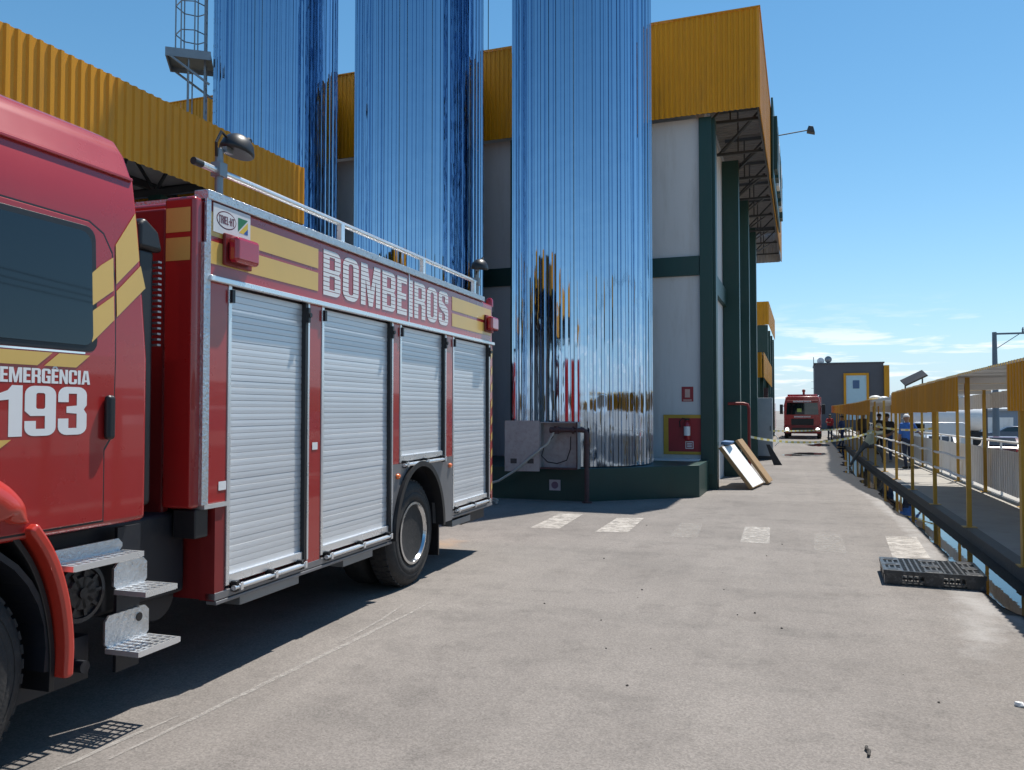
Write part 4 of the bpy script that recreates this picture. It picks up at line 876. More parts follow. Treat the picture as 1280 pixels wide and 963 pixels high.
b = MB(); b.box(-1.05, 1.05, -.16, .05, 2.58, 2.72); Fp(b, 'sun_visor', RED_D, bevel=.02)
o = link('lettering', text_mesh('lettering', 'BOMBEIROS', 1.2, .11, WHT), fe, (-.6, -.165, 2.6), (0, 0, -pi/2))
o = link('lettering', text_mesh('lettering', 'BOMBEIROS', 1.1, .10, WHT), fe, (-.55, -.03, 1.52), (0, 0, -pi/2))
b = MB(); b.box(-.75, .75, -.05, .02, .98, 1.42); g = Fp(b, 'grille', BLK, bevel=.02)
for z in (1.05, 1.16, 1.27, 1.36): b = MB(); b.box(-.72, .72, -.07, -.051, z, z + .03); b.obj('bar', CHAS, g)
b = MB(); b.box(-1.25, 1.25, -.22, .1, .38, .92); bu = Fp(b, 'bumper', RED_D, bevel=.05)
b = MB(); b.box(-.7, .7, -.235, -.221, .48, .8); b.obj('intake', BLK, bu)
HL = mat('lit_headlight', (.9, .9, .85), .2, emit=(1, .96, .86), estr=6)
for s in (-1, 1):
    b = MB(); b.box(s*.86, s*1.2, -.24, -.2, .55, .80); h = Fp(b, 'headlight', CHROME, bevel=.01)
    b = MB(); b.lathe([(0, .11), (-.03, .10), (-.045, .02)], (s*1.02, -.241, .68), 1, 18); b.obj('lens', HL, h)
    b = MB(); b.box(s*1.30, s*1.52, -.05, .1, 1.75, 2.45).box(s*1.2, s*1.35, .0, .05, 2.3, 2.36); Fp(b, 'mirror', BLK, bevel=.03)
    b = MB(); b.lathe([(-.28, .3), (-.27, .5), (0, .5), (.0, .3)], (s*1.1 + (.14 if s > 0 else .14), .9, .5), 0, 24); Fp(b, 'wheel', RUB)
    b = MB(); b.lathe([(-.28, .3), (-.27, .5), (0, .5), (.0, .3)], (s*1.1 + .14, 5.4, .5), 0, 24); Fp(b, 'wheel', RUB)
b = MB(); b.box(-1.0, 1.0, .4, .75, 3.03, 3.17); lb = Fp(b, 'light_bar', LRED, bevel=.03)
b = MB(); b.tube((.1, .6, 3.16), (.1, .6, 3.4), .08, 10).ball((.1, .5, 3.42), .12); b.obj('deck_gun', RED_D, lb)
for s in (-1, 1): b = MB(); b.tube((s*1.05, .6, 3.0), (s*1.05, 7.5, 3.2), .03); Fp(b, 'roof_rail', ALUB)
b = MB(); b.add([(-.35, -.035, 1.9), (-.05, -.035, 1.9), (-.05, -.034, 2.15), (-.35, -.034, 2.15)], [(0, 1, 2, 3)]); Fp(b, 'sticker', mat('sticker', (.35, .42, .1), .5))
# yellow and red engine side glimpsed behind the awning
bx = thing('rescue_vehicle', 'red and yellow vehicle parked behind the far fire engine', 'vehicle', (-3.3, 66, gz(66)))
b = MB(); b.box(-1.2, 1.2, 0, 5, .5, 2.6); b.obj('body', RED, bx, bevel=.05)
for s in (-1, 1):
    for y in (.9, 4.0): b = MB(); b.lathe([(-.25, .3), (-.24, .48), (0, .48), (0, .3)], (s*1.0 + .1, y, .48), 0, 20); b.obj('wheel', RUB, bx)
b = MB(); b.box(-1.1, 1.1, -.02, .001, 1.2, 1.7); b.obj('yellow_band', YEL, bx)
b = MB(); b.box(-1.0, 1.0, -.03, .0, 1.85, 2.4); b.obj('windscreen', GLS, bx)

# ================================================================== WALKWAY CANOPY
wk = thing('covered_walkway', 'long low yellow corrugated canopy on slim posts along the kerb', 'canopy', (2.27, 10.1, 0))
OX, OY = 2.27, 10.1
POST = mat('yellow_post', (.50, .28, .03), .5, var=.12, dirt=(.22, .14, .06), dirt_amt=.3)
PX2 = 3.68
py = [OY + 3.2*i for i in range(-7, 17)]
for i, y in enumerate(py):
    z0 = gz(y) + .15; big = abs(y - OY) < .1
    for x in (OX, PX2):
        w = .05 if big else .031
        b = MB(); b.box(-w, w, -w, w, 0, 2.20); b.box(-.09, .09, -.09, .09, .0, .012)
        o = b.obj('post', POST, wk, loc=(x - OX, y - OY, z0 - .001), rot=(0, 0, 0))
    b = MB(); b.box(-.15, 1.55, -.03, .03, 2.08, 2.16); b.obj('rafter', WPNT, wk, loc=(0, y - OY, z0 + .02))
HOLE = [(9.9, 12.6), (22.3, 28.6)]
ROOFH = [(22.3, 28.6)]
fsh = corr_mesh('fascia_sheet', 1.0, .50, .125, .022, YST)
wsh = corr_mesh('inner_sheet', 1.0, .34, .25, .015, WSHT)
rsh_b = MB(); n = 8
for k in range(n):
    y0 = k/n
    for (a, za), (c, zc) in zip(((0, 0), (.05, 0), (.065, .03), (.11, .03)), ((.05, 0), (.065, .03), (.11, .03), (.125, 0))):
        rsh_b.mi(0).quad((-.17, y0 + a, za), (1.62, y0 + a, za), (1.62, y0 + c, zc), (-.17, y0 + c, zc)); rsh_b.mi(1).quad((-.168, y0 + a, za - .006), (1.618, y0 + a, za - .006), (1.618, y0 + c, zc - .006), (-.168, y0 + c, zc - .006))
CREAM = mat('cream_roof', (.60, .42, .14), .5, var=.1)
rsh = rsh_b.mesh('roof_sheet', [CREAM, WSHT], normals=False)
y = -11.0
while y < 66:
    z = gz(y + .5)
    inh = any(a - .5 < y + .5 < c + .5 and a <= y + .55 and y + .45 <= c for a, c in HOLE)
    if not inh: link('fascia_sheet', fsh, wk, (-.17 + random.uniform(-.006, .006), y - OY, 1.84 + z + random.uniform(-.008, .008)), (0, 0, -pi/2)).location.y += 1.0
    if not any(a <= y + .5 <= c for a, c in ROOFH): link('roof_sheet', rsh, wk, (0, y - OY, 2.345 + z))
    o = link('inner_sheet', wsh, wk, (1.6, y - OY, 1.95 + z), (0, 0, -pi/2)); o.location.y += 1.0
    y += 1.0
b = MB(); b.box(-.1, 1.6, 22.3 - OY, 22.4 - OY, 2.18, 2.24).box(-.1, 1.6, 25.4 - OY, 25.5 - OY, 2.14, 2.2).box(-.14, -.1, 22.4 - OY, 28.6 - OY, 2.10, 2.16); b.obj('bare_frame', WPNT, wk)
# white hand rails between the kerb posts
b = MB()
for z in (.70, .98):
    b.path([(OX, y, gz(y) + .15 + z + .012*sin(y*3)) for y in frange(13.3, 29.3, 1.0)], .022, 8)
tag(b.obj('handrail', WPNT, smooth=40), 'two white tubular rails strung between the yellow kerb posts', 'railing')
# white sheet fence behind the walkway
fn = thing('sheet_fence', 'white ribbed sheet fence with a top rail beside the walkway', 'fence', (3.8, 5, 0))
psh = corr_mesh('fence_sheet', 1.52, .86, .19, .02, WSHT, top=.25, bot=.55)
y = -10.0
while y < 62:
    z = gz(y + .8) + .24
    link('fence_sheet', psh, fn, (0, y + 1.52 - 5, z), (0, 0, -pi/2))
    b = MB(); b.box(.02, .06, -.02, .02, -.1, 1.02); b.obj('fence_post', WPNT, fn, loc=(0, y - 5, z))
    y += 1.525
b = MB(); b.path([(.03, y - 5, gz(y) + 1.26) for y in frange(-10, 60, 2)], .024, 8); b.obj('top_rail', WPNT, fn, smooth=40)
b = MB(); b.path([(.03, y - 5, gz(y) + .27) for y in frange(-10, 60, 2)], .02, 6); b.obj('bottom_rail', WPNT, fn, smooth=40)
# flat panel antenna on the walkway roof
sp = thing('flat_panel_antenna', 'tilted dark panel on two struts on the walkway roof', 'panel', (2.75, 22.6, 2.2 + gz(22.6)))
b = MB(); b.tube((-.28, 0, .1), (-.28, 0, .44), .018, 8).tube((.12, .05, .1), (.12, .05, .64), .018, 8).box(-.35, .25, -.05, .15, .05, .1); b.obj('strut', DSTEEL, sp)
b = MB(); b.box(-.29, .29, -.22, .22, -.02, .02); b.obj('panel', BLK, sp, bevel=.01, loc=(-.08, 0, .55), rot=(radians(22), radians(-27), 0))
for i, (x, y) in enumerate(((2.5, 32.0), (2.9, 33.5))):
    d = thing('roof_fixture', 'small white fixture on the walkway roof', 'fixture', (x, y, 2.37 + gz(y)), group='white fixtures on the walkway roof'); b = MB(); b.ball((0, 0, .1), .16, 12, (1.3, 1, .6)); b.obj('dome', WPNT, d, smooth=50); b = MB(); b.box(-.12, .12, -.12, .12, -.03, .06); b.obj('base', STEEL, d)

# ================================================================== PROPS BY THE HALL
# open hose cabinet at the plinth
hc = thing('hose_cabinet', 'open grey sheet metal hose cabinet on the tank plinth', 'cabinet', (-5.16, 15.88, .64))
b = MB(); b.box(.08, .88, -.02, .02, .0, .95).box(.08, .1, -.22, -.02, .0, .95).box(.86, .88, -.22, -.02, .0, .95).box(.1, .86, -.22, -.02, .0, .02).box(.1, .86, -.22, -.02, .93, .95); b.obj('case', GALV, hc)
b = MB(); b.box(-.72, .0, -.012, .012, -.06, .98); dr = b.obj('door', GALV, hc, loc=(.08, -.23, .0), rot=(0, 0, radians(12)))
for x in (-.6, -.25): b = MB(); b.box(x, x + .13, -.016, -.0125, .1, .2); b.obj('vent', DSTEEL, dr)
b = MB(); b.box(.86, .885, -.245, -.221, .0, .95).box(.1, .86, -.24, -.2205, -.01, .03); b.obj('rusty_edge', RUST, hc)
pp = thing('standpipe', 'rusty standpipe with a valve standing before the plinth', 'pipe', (-4.10, 15.72, -.03))
b = MB(); b.path([(0, 0, 0), (0, 0, 1.38), (-.03, 0, 1.44), (-.10, -.0, 1.46), (-.62, -.05, 1.46)], .048, 12); b.obj('pipe', RUST, pp, smooth=45)
b = MB(); b.tube((-.62, -.05, 1.38), (-.62, -.05, 1.54), .05, 12).tube((-.76, -.05, 1.46), (-.54, -.05, 1.46), .06, 12).tube((0, 0, .0), (0, 0, .03), .10, 14).tube((0, 0, 1.16), (0, 0, 1.20), .07, 12).tube((-.30, -.025, 1.46), (-.26, -.02, 1.46), .075, 12); b.obj('valve', RUST, pp, smooth=45)
b = MB(); b.path([(-4.75, 15.66, 1.42), (-4.90, 15.62, 1.15), (-5.30, 15.55, .82), (-5.55, 15.5, .60), (-5.9, 15.45, .38), (-6.3, 15.4, .26), (-6.8, 15.3, .2), (-7.5, 15.1, .06), (-8.3, 14.9, .02)], .026, 8)
tag(b.obj('fire_hose', HOSE, smooth=50), 'pale fire hose sagging out of the open cabinet', 'hose')
b = MB(); b.path([(-4.78, 15.64, 1.3), (-4.96, 15.60, 1.1), (-5.02, 15.6, .9), (-4.9, 15.62, .78), (-4.7, 15.62, .75), (-4.5, 15.64, .82), (-4.42, 15.64, 1.05), (-4.42, 15.66, 1.3)], .012, 6)
tag(b.obj('thin_hose', BLK, smooth=50), 'thin dark hose looped inside the open cabinet', 'hose')
b = MB(); rg = [(-5.95 + .32*cos(2*pi*k/20), 14.6 + .32*sin(2*pi*k/20), .03) for k in range(19)]; b.path(rg, .022, 6).path([(x, y + .03, .07) for x, y, z in rg], .022, 6)
tag(b.obj('hose_coil', HOSE, smooth=50), 'coil of hose lying on the ground behind the engine', 'hose')
sq = thing('plinth_notice', 'small square notice with a round emblem on the green plinth', 'sign', (-4.85, 15.975, .28))
b = MB(); b.box(-.12, .12, -.008, 0, -.11, .11); b.obj('plate', mat('notice_grey', (.42, .40, .44), .5), sq)
b = MB(); b.lathe([(0, .075), (-.003, .075)], (0, -.009, 0), 1, 20); b.obj('emblem', mat('notice_mauve', (.16, .10, .16), .5), sq)
# extinguisher point
eb = thing('extinguisher_board', 'red panel in a yellow frame for the extinguisher', 'board', (-2.7, BY - .005, .76))
b = MB(); b.box(-.50, .48, -.03, 0, 0, .96); b.obj('frame', mat('board_yellow', (.50, .30, .03), .5), eb, bevel=.004)
b = MB(); b.box(-.38, .46, -.034, -.0305, .07, .88); b.obj('panel', mat('board_red', (.30, .015, .02), .5), eb)
b = MB(); b.box(.03, .22, -.042, -.0345, .14, .32); b.obj('notice', mat('notice_dark', (.30, .06, .06), .5), eb)
b = MB()
for (x0, x1, z0, z1) in ((.03, .22, .305, .32), (.03, .22, .14, .155), (.03, .045, .156, .304), (.205, .22, .156, .304), (.07, .18, .18, .2), (.07, .18, .22, .24), (.07, .18, .26, .28)): b.box(x0, x1, -.045, -.0425, z0, z1)
b.obj('notice_border', WPNT, eb)
ex = thing('fire_extinguisher', 'red fire extinguisher with white label hung on the red board', 'extinguisher', (-2.62, BY - .13, 1.12))
b = MB(); b.lathe([(0, .06), (.02, .075), (.36, .075), (.42, .05), (.44, .025), (.47, .025)], (0, 0, 0), 2, 20); b.obj('cylinder', mat('ext_red', (.33, .01, .015), .3, coat=.5), ex, smooth=40)
b = MB(); b.lathe([(.1, .0765), (.32, .0765)], (0, 0, 0), 2, 20); b.obj('label_band', WPNT, ex, smooth=40)
b = MB(); b.path([(.0, -.02, .47), (-.1, -.05, .52), (-.17, -.05, .44), (-.16, -.04, .3)], .014, 6).box(-.04, .06, -.03, .03, .47, .51); b.obj('valve_and_hose', BLK, ex)
sn = thing('extinguisher_sign', 'small red sign with a pictogram above the extinguisher board', 'sign', (-2.62, BY - .003, 1.98))
b = MB(); b.box(-.14, .14, -.006, 0, .06, .42); b.obj('plate', mat('sign_red', (.28, .02, .025), .5), sn); b = MB(); b.box(-.06, .06, -.009, -.0065, .16, .36).box(-.1, .1, -.009, -.0065, .08, .11); b.obj('pictogram', mat('sign_pale', (.55, .35, .3), .5), sn)
# boards leaning on the side wall: four foot/top corners, given a thickness
for i, (q, lab, th) in enumerate(([((-1.20, 19.95, .0), (-1.02, 21.45, .0), (-1.75, 21.5, .98), (-1.93, 20.0, .98)), 'white faced panel with wooden edge leaning against the hall', .09],
                                  [((-.88, 21.6, .0), (-.82, 22.5, .0), (-1.60, 22.5, 1.1), (-1.66, 21.6, 1.1)), 'brown wooden board leaning behind the white panel', .07])):
    t = thing('leaning_board', lab, 'board', (q[0][0], q[0][1], gz(21)))
    P = [Vector(p) - Vector((q[0][0], q[0][1], 0)) for p in q]; nrm = (P[1] - P[0]).cross(P[3] - P[0]).normalized(); nrm = -nrm if nrm.z < 0 else nrm
    lo_, hi_ = [p + Vector((0, 0, .01)) for p in P], [p + nrm*th + Vector((0, 0, .01)) for p in P]
    b = MB(); b.add(lo_ + hi_, [(0, 3, 2, 1), (4, 5, 6, 7), (0, 1, 5, 4), (1, 2, 6, 5), (2, 3, 7, 6), (3, 0, 4, 7)]); b.obj('core', WOOD, t, bevel=.006)
    c = sum(hi_, Vector())/4; f_ = [c + (p - c)*.97 + nrm*.004 for p in hi_]; b = MB(); b.quad(*f_); b.obj('facing', WSHT if i == 0 else WOOD, t)
b = MB(); b.prism([(-1.92, .98), (-1.66, .98), (-1.62, 1.05), (-1.88, 1.07)], 1, 20.3, 21.0)
tag(b.obj('blue_cushion', mat('blue_pad', (.06, .14, .28), .7), bevel=.03), 'small blue pad on top of the leaning white panel', 'pad')
b = MB(); b.path([(-2.05, 24.15, 2.02), (-1.62, 24.15, 2.02), (-1.5, 24.15, 1.99), (-1.46, 24.15, 1.88), (-1.46, 24.15, .2)], .045, 10)
tag(b.obj('red_pipe', mat('pipe_red', (.22, .02, .015), .5), smooth=45), 'red fire pipe bending down beside the green columns', 'pipe')
gc = thing('grey_cabinet', 'tall grey steel cabinet beside the green columns', 'cabinet', (-2.05, 34.6, gz(34.6)))
b = MB(); b.box(0, .88, 0, .6, .15, 2.55); b.obj('case', mat('cabinet_grey', (.30, .33, .36), .45, .2), gc, bevel=.01)
b = MB(); b.box(.02, .2, -.006, 0, 1.75, 1.95).box(.02, .15, -.006, 0, .9, 1.1); b.obj('vent', DSTEEL, gc); b = MB(); b.box(.78, .81, -.03, -.001, 1.2, 1.4); b.obj('handle', BLK, gc); b = MB(); b.box(.05, .83, .05, .55, 0, .149); b.obj('base', DSTEEL, gc)
b = MB(); b.prism([(-1.15, gz(31) + .75), (-1.28, gz(31) + .75), (-1.02, gz(31)), (-.72, gz(31))], 1, 31.0, 31.06)
tag(b.obj('dark_plank', CHAS), 'dark plank propped against the foot of the cabinet', 'plank')

# ---- caution tapes
def tape(a, c, sag, lab, w=.07, n=16):
    a, c = Vector(a), Vector(c); b = MB(); pr = None
    for k in range(n + 1):
        t = k/n; p = a.lerp(c, t); p.z -= sag*4*t*(1 - t); tw = .5*sin(t*9); q = Vector((0, sin(tw), cos(tw)))*w/2
        if pr: b.quad(pr[0], pr[1], p + q, p - q)
        pr = (p - q, p + q)
    tag(b.obj('caution_tape', TAPE), lab, 'tape')
tape((-1.45, 24.15, 1.06), (OX, 29.3, 1.12), .26, 'yellow striped caution tape from the red pipe to the walkway post')
tape((OX, 29.3, 1.12), (OX, 26.1, 1.22), .05, 'yellow striped caution tape strung between two kerb posts')
tape((-1.2, 35.2, .95), (OX, 42.1, .95), .05, 'yellow caution tape from the grey cabinet across the road')
tape((OX, 29.3, 1.3), (PX2, 26.1, 1.32), .1, 'yellow caution tape across the walkway by the man in blue')
b = MB(); b.path([(-.95, 30, .98), (-.85, 30, .85), (-.8, 30, .7), (-.95, 30, .55)], .02, 5); tag(b.obj('tape_tail', WPNT), 'loose white end of tape hanging by the cabinet', 'tape')

# ---- black plastic pallet
pa = thing('plastic_pallet', 'black plastic pallet lying on the road beside the kerb', 'pallet', (1.28, 9.76, .0), radians(-1.5))
PWX, PWY = .475, .40
b = MB()
for k in range(17): x = -PWX + .0 + k*(2*PWX - .03)/16; b.box(x, x + .018, -PWY, PWY, .132, .148)
for k in range(13): y = -PWY + k*(2*PWY - .02)/12; b.box(-PWX, PWX, y, y + .016, .128, .1475)
b.box(-PWX - .004, PWX + .004, -PWY - .004, -PWY + .022, .105, .150).box(-PWX - .004, PWX + .004, PWY - .022, PWY + .004, .105, .150).box(-PWX - .0045, -PWX + .03, -PWY + .022, PWY - .022, .105, .1505).box(PWX - .03, PWX + .0045, -PWY + .022, PWY - .022, .105, .1505)
b.obj('deck', PALM, pa)
for i in range(3):
    for j in range(3):
        x, y = (-PWX + .09) + i*(PWX - .09), (-PWY + .075) + j*(PWY - .075)
        b = MB()
        for (x0, x1, y0, y1) in ((x - .085, x + .085, y - .07, y - .05), (x - .085, x + .085, y + .05, y + .07), (x - .085, x - .065, y - .05, y + .05), (x + .065, x + .085, y - .05, y + .05)): b.box(x0, x1, y0, y1, .0, .128)
        b.box(x - .085, x + .085, y - .07, y + .07, .149, .154); b.obj('foot', PALM, pa, bevel=.004)
        b = MB(); b.box(x - .05, x + .05, y - .035, y + .035, .1545, .156); b.obj('pocket', BLK, pa)
for i in (0, 1):
    x = (-PWX + .09) + (i + .5)*(PWX - .09)
    for y in (-PWY + .0, PWY - .02):
        b = MB()
        for q in range(5): b.box(x - .12 + q*.055, x - .105 + q*.055, y, y + .018, .03, .106)
        b.box(x - .13, x + .13, y - .001, y + .017, .03, .045); b.obj('side_lattice', PALM, pa)
for y in (-PWY + .075, 0, PWY - .075): b = MB(); b.box(-PWX + .02, PWX - .02, y - .045, y + .045, .0, .018); b.obj('runner', PALM, pa)

# ---- litter
rl = random.Random(11)
def pebble(name, x, y, r, m, lab, sc=(1, 1, .6)):
    b = MB(); b.ball((0, 0, 0), r, 8, sc); b.v = [(a*(1 + rl.uniform(-.25, .25)), c*(1 + rl.uniform(-.25, .25)), z*(1 + rl.uniform(-.2, .2))) for a, c, z in b.v]
    tag(b.obj(name, m, loc=(x, y, gz(y) + r*sc[2]*.7), rot=(0, 0, rl.uniform(0, 3))), lab, name.replace('_', ' '), group='loose stones on the asphalt' if name == 'stone' else None)
ST1 = mat('stone_dark', (.06, .055, .05), .9)
for k in range(26):
    y = rl.uniform(3.2, 13); x = rl.uniform(-3.0, 1.6)
    pebble('stone', x, y, rl.uniform(.004, .012), ST1, 'small dark stone lying on the asphalt')
b = MB(); b.path([(0, -.05, .01), (.01, 0, .018), (-.006, .04, .012), (.0, .07, .012)], .008, 6); tag(b.obj('twig', WOOD if False else ST1, loc=(.31, 4.75, 0), smooth=50), 'short dark twig on the asphalt', 'twig')
pebble('paper_scrap', 1.25, 5.82, .03, WPNT, 'crumpled white scrap on the asphalt', (1.2, .7, .6))

# ================================================================== PEOPLE (one continuous body each; local facing -y)
def person(label, loc, rz, cols, pose=None, voxel=.016, cap=None, scale=1.0, hair=(.02, .015, .01), long_sleeve=False, fingers=True):
    J = dict(pel=(0, 0, .95), che=(0, 0, 1.30), nec=(0, -.01, 1.47), hea=(0, -.03, 1.62),
             shL=(-.185, 0, 1.41), elL=(-.25, .02, 1.13), wrL=(-.26, -.05, .90), shR=(.185, 0, 1.41), elR=(.25, .02, 1.13), wrR=(.26, -.05, .90),
             hiL=(-.09, 0, .92), knL=(-.10, -.02, .50), anL=(-.11, .02, .09), hiR=(.09, 0, .92), knR=(.10, -.02, .50), anR=(.11, .02, .09))
    J.update(pose or {}); J = {k: Vector(v) for k, v in J.items()}
    for s in 'LR':
        J.setdefault('to' + s, J['an' + s] + Vector((-.02 if s == 'L' else .02, -.15, -.055)))
    # segments: a, b, ra, rb, material slot (0 shirt 1 trousers 2 skin 3 shoes)
    S = []
    up = (J['che'] - J['pel']).normalized(); side = (J['shR'] - J['shL']).normalized()
    for k in (-1, 1):
        S += [(J['pel'] + side*.065*k, J['che'] + side*.085*k - up*.02, .125, .125, 0), (J['che'] + side*.085*k, J['nec'] - up*.06 + side*.05*k, .115, .07, 0)]
        S += [(J['pel'] + side*.07*k + up*.02, J['pel'] + side*.075*k - up*.06, .125, .13, 1)]
    S += [(J['shL'], J['shR'], .068, .068, 0), (J['che'] - up*.05, J['nec'] - up*.04, .12, .07, 0), (J['nec'] - up*.03, J['hea'] - up*.03, .055, .055, 2)]
    for s in 'LR':
        S += [(J['sh' + s], J['el' + s], .062, .046, 0), (J['el' + s], J['wr' + s], .043, .03, 0 if long_sleeve else 2)]
        S += [(J['hi' + s], J['kn' + s], .095, .065, 1), (J['kn' + s], J['an' + s], .064, .048, 1), (J['an' + s] + Vector((0, .03, -.04)), J['to' + s], .05, .042, 3)]
        d = (J['wr' + s] - J['el' + s]).normalized(); o = d.orthogonal().normalized(); side2 = d.cross(o)
        pc = J['wr' + s] + d*.07; S += [(J['wr' + s], pc, .028, .034, 2)]
        if fingers:
            for q, (u, ln) in enumerate(((-.03, .065), (-.01, .078), (.01, .072), (.03, .055))):
                k1 = pc + o*u + d*.03; k2 = k1 + d*ln*.5 + side2*.01; S += [(k1, k2, .010, .0095, 2), (k2, k2 + d*ln*.35 + side2*.025, .0095, .008, 2)]
            S += [(J['wr' + s] + d*.025 - o*.02, J['wr' + s] + d*.06 - o*.06, .012, .010, 2)]
    hd = J['hea']; hu = (hd - J['nec']).normalized(); fw = Vector((0, -1, 0))
    S += [(hd - hu*.04 + fw*.015, hd + hu*.03, .075, .088, 2), (hd + hu*.03 - fw*.02, hd + hu*.04 - fw*.01, .088, .088, 2), (hd + fw*.085 - hu*.01, hd + fw*.105 - hu*.03, .012, .016, 2), (hd + side*.085 - hu*.01, hd + side*.09 + hu*.02, .018, .02, 2), (hd - side*.085 - hu*.01, hd - side*.09 + hu*.02, .018, .02, 2)]
    mb = MB()
    for a, c, ra, rb, m in S:
        mb.ball(a, ra, 10); mb.ball(c, rb, 10)
        if (c - a).length > 1e-4: mb.tube(a, c, ra*.985, 10, rb*.985)
    me = mb.mesh('person', []); tmp = bpy.data.objects.new('tmp', me); COL.objects.link(tmp)
    r = tmp.modifiers.new('r', 'REMESH'); r.mode = 'VOXEL'; r.voxel_size = voxel
    sm = tmp.modifiers.new('s', 'SMOOTH'); sm.iterations = 2; sm.factor = .5
    dg = bpy.context.evaluated_depsgraph_get(); ev = tmp.evaluated_get(dg); out = bpy.data.meshes.new_from_object(ev)
    bpy.data.objects.remove(tmp); bpy.data.meshes.remove(me)
    out.name = 'body'
    names = ('shirt', 'trousers', 'skin', 'shoes')
    for nme, c in zip(names, cols): out.materials.append(mat('%s_%02d%02d%02d' % (nme, c[0]*99, c[1]*99, c[2]*99), c, .8 if nme != 'skin' else .5, var=.15, vscale=9))
    idx = []
    for p in out.polygons:
        c = p.center; best, bi = 1e9, 0
        for a, e, ra, rb, m in S:
            d = e - a; l2 = d.length_squared; t = 0 if l2 == 0 else max(0, min(1, (c - a).dot(d)/l2)); q = (c - (a + d*t)).length - (ra + (rb - ra)*t)
            if q < best: best, bi = q, m
        idx.append(bi)
    out.polygons.foreach_set('material_index', idx); out.polygons.foreach_set('use_smooth', [True]*len(idx))
    t = thing('person', label, 'person', loc, rz); t.scale = (scale,)*3
    link('body', out, t)
    b = MB(); b.ball((0, 0, 0), .105, 14, (.93, 1.05, .95), -.15, pi/2)
    if cap: b.box(-.07, .07, -.19, -.08, -.012, .012)
    h = b.obj('cap' if cap else 'hair', mat('cap_%02d%02d' % (cap[0]*99, cap[2]*99), cap, .8) if cap else mat('hair_dark', hair, .7), t, smooth=50)
    h.location = hd + hu*.045 - fw*.01; h.rotation_euler = Vector((0, 0, 1)).rotation_difference(hu).to_euler()
    return t
SKIN = (.30, .16, .10); DSKIN = (.20, .11, .07)
NAVY = (.012, .02, .05); JEAN = (.03, .06, .13)
def wf(x, y): return (x, y, gz(y) + .15)
# man in blue standing on the walkway, one hand on the fence
person('man in blue shirt and white cap standing on the walkway', wf(3.1, 28.0), radians(200), ((.035, .13, .42), (.02, .03, .06), SKIN, (.015, .015, .015)),
       dict(shL=(-.19, 0, 1.41), elL=(-.36, -.08, 1.22), wrL=(-.52, -.22, 1.12), anR=(.10, .08, .09), knR=(.10, .0, .50), knL=(-.1, -.06, .5), hea=(0, -.05, 1.61)), cap=(.72, .70, .68), scale=.98)
# man lunging from the road on to the kerb
person('man in pale shirt and grey trousers lunging across the wet kerb', (2.1, 30.3, gz(30)), radians(0), ((.50, .52, .40), (.10, .105, .105), SKIN, (.02, .02, .02)),
       dict(pel=(.05, 0, .86), che=(.20, -.06, 1.16), nec=(.30, -.10, 1.30), hea=(.34, -.14, 1.43), shL=(.05, -.12, 1.26), shR=(.40, -.02, 1.24), elL=(.28, -.34, 1.12), wrL=(.50, -.42, 1.16), elR=(.58, -.18, 1.10), wrR=(.66, -.38, 1.16),
            hiL=(-.05, 0, .84), knL=(-.32, -.08, .50), anL=(-.55, .02, .10), hiR=(.14, 0, .84), knR=(.42, -.16, .58), anR=(.52, .02, .245)), cap=(.45, .42, .36), long_sleeve=False)
person('man in dark shirt and jeans standing on the walkway behind the lunging man', wf(2.86, 31.8), radians(-25), ((.02, .02, .025), JEAN, DSKIN, (.2, .2, .2)),
       dict(elL=(-.30, -.12, 1.16), wrL=(-.22, -.34, 1.12), elR=(.28, .02, 1.14), wrR=(.2, -.22, 1.05)), scale=1.0)
person('firefighter in red top and dark trousers beside the far fire engine', (1.75, 59.0, gz(59)), radians(20), ((.36, .02, .025), NAVY, SKIN, (.01, .01, .01)), dict(elL=(-.3, -.1, 1.2), wrL=(-.12, -.24, 1.2)), voxel=.028, fingers=False)
person('worker in dark blue overalls walking by the far end of the canopy', (2.0, 47.5, gz(47)), radians(60), ((.02, .04, .13), (.02, .035, .11), SKIN, (.01, .01, .01)), dict(knL=(-.1, -.16, .52), anL=(-.1, -.1, .1), knR=(.1, .04, .5), anR=(.1, .22, .12)), voxel=.028, fingers=False)
person('worker in brown jacket standing under the canopy', wf(2.9, 44.5), radians(-10), ((.07, .055, .04), (.03, .03, .03), DSKIN, (.01, .01, .01)), None, voxel=.028, fingers=False, cap=(.05, .05, .05), long_sleeve=True)
person('worker in black standing deeper under the canopy', wf(3.1, 38.0), radians(30), ((.015, .015, .016), (.02, .022, .03), DSKIN, (.01, .01, .01)), dict(elR=(.3, -.14, 1.2), wrR=(.16, -.28, 1.28)), voxel=.028, fingers=False)

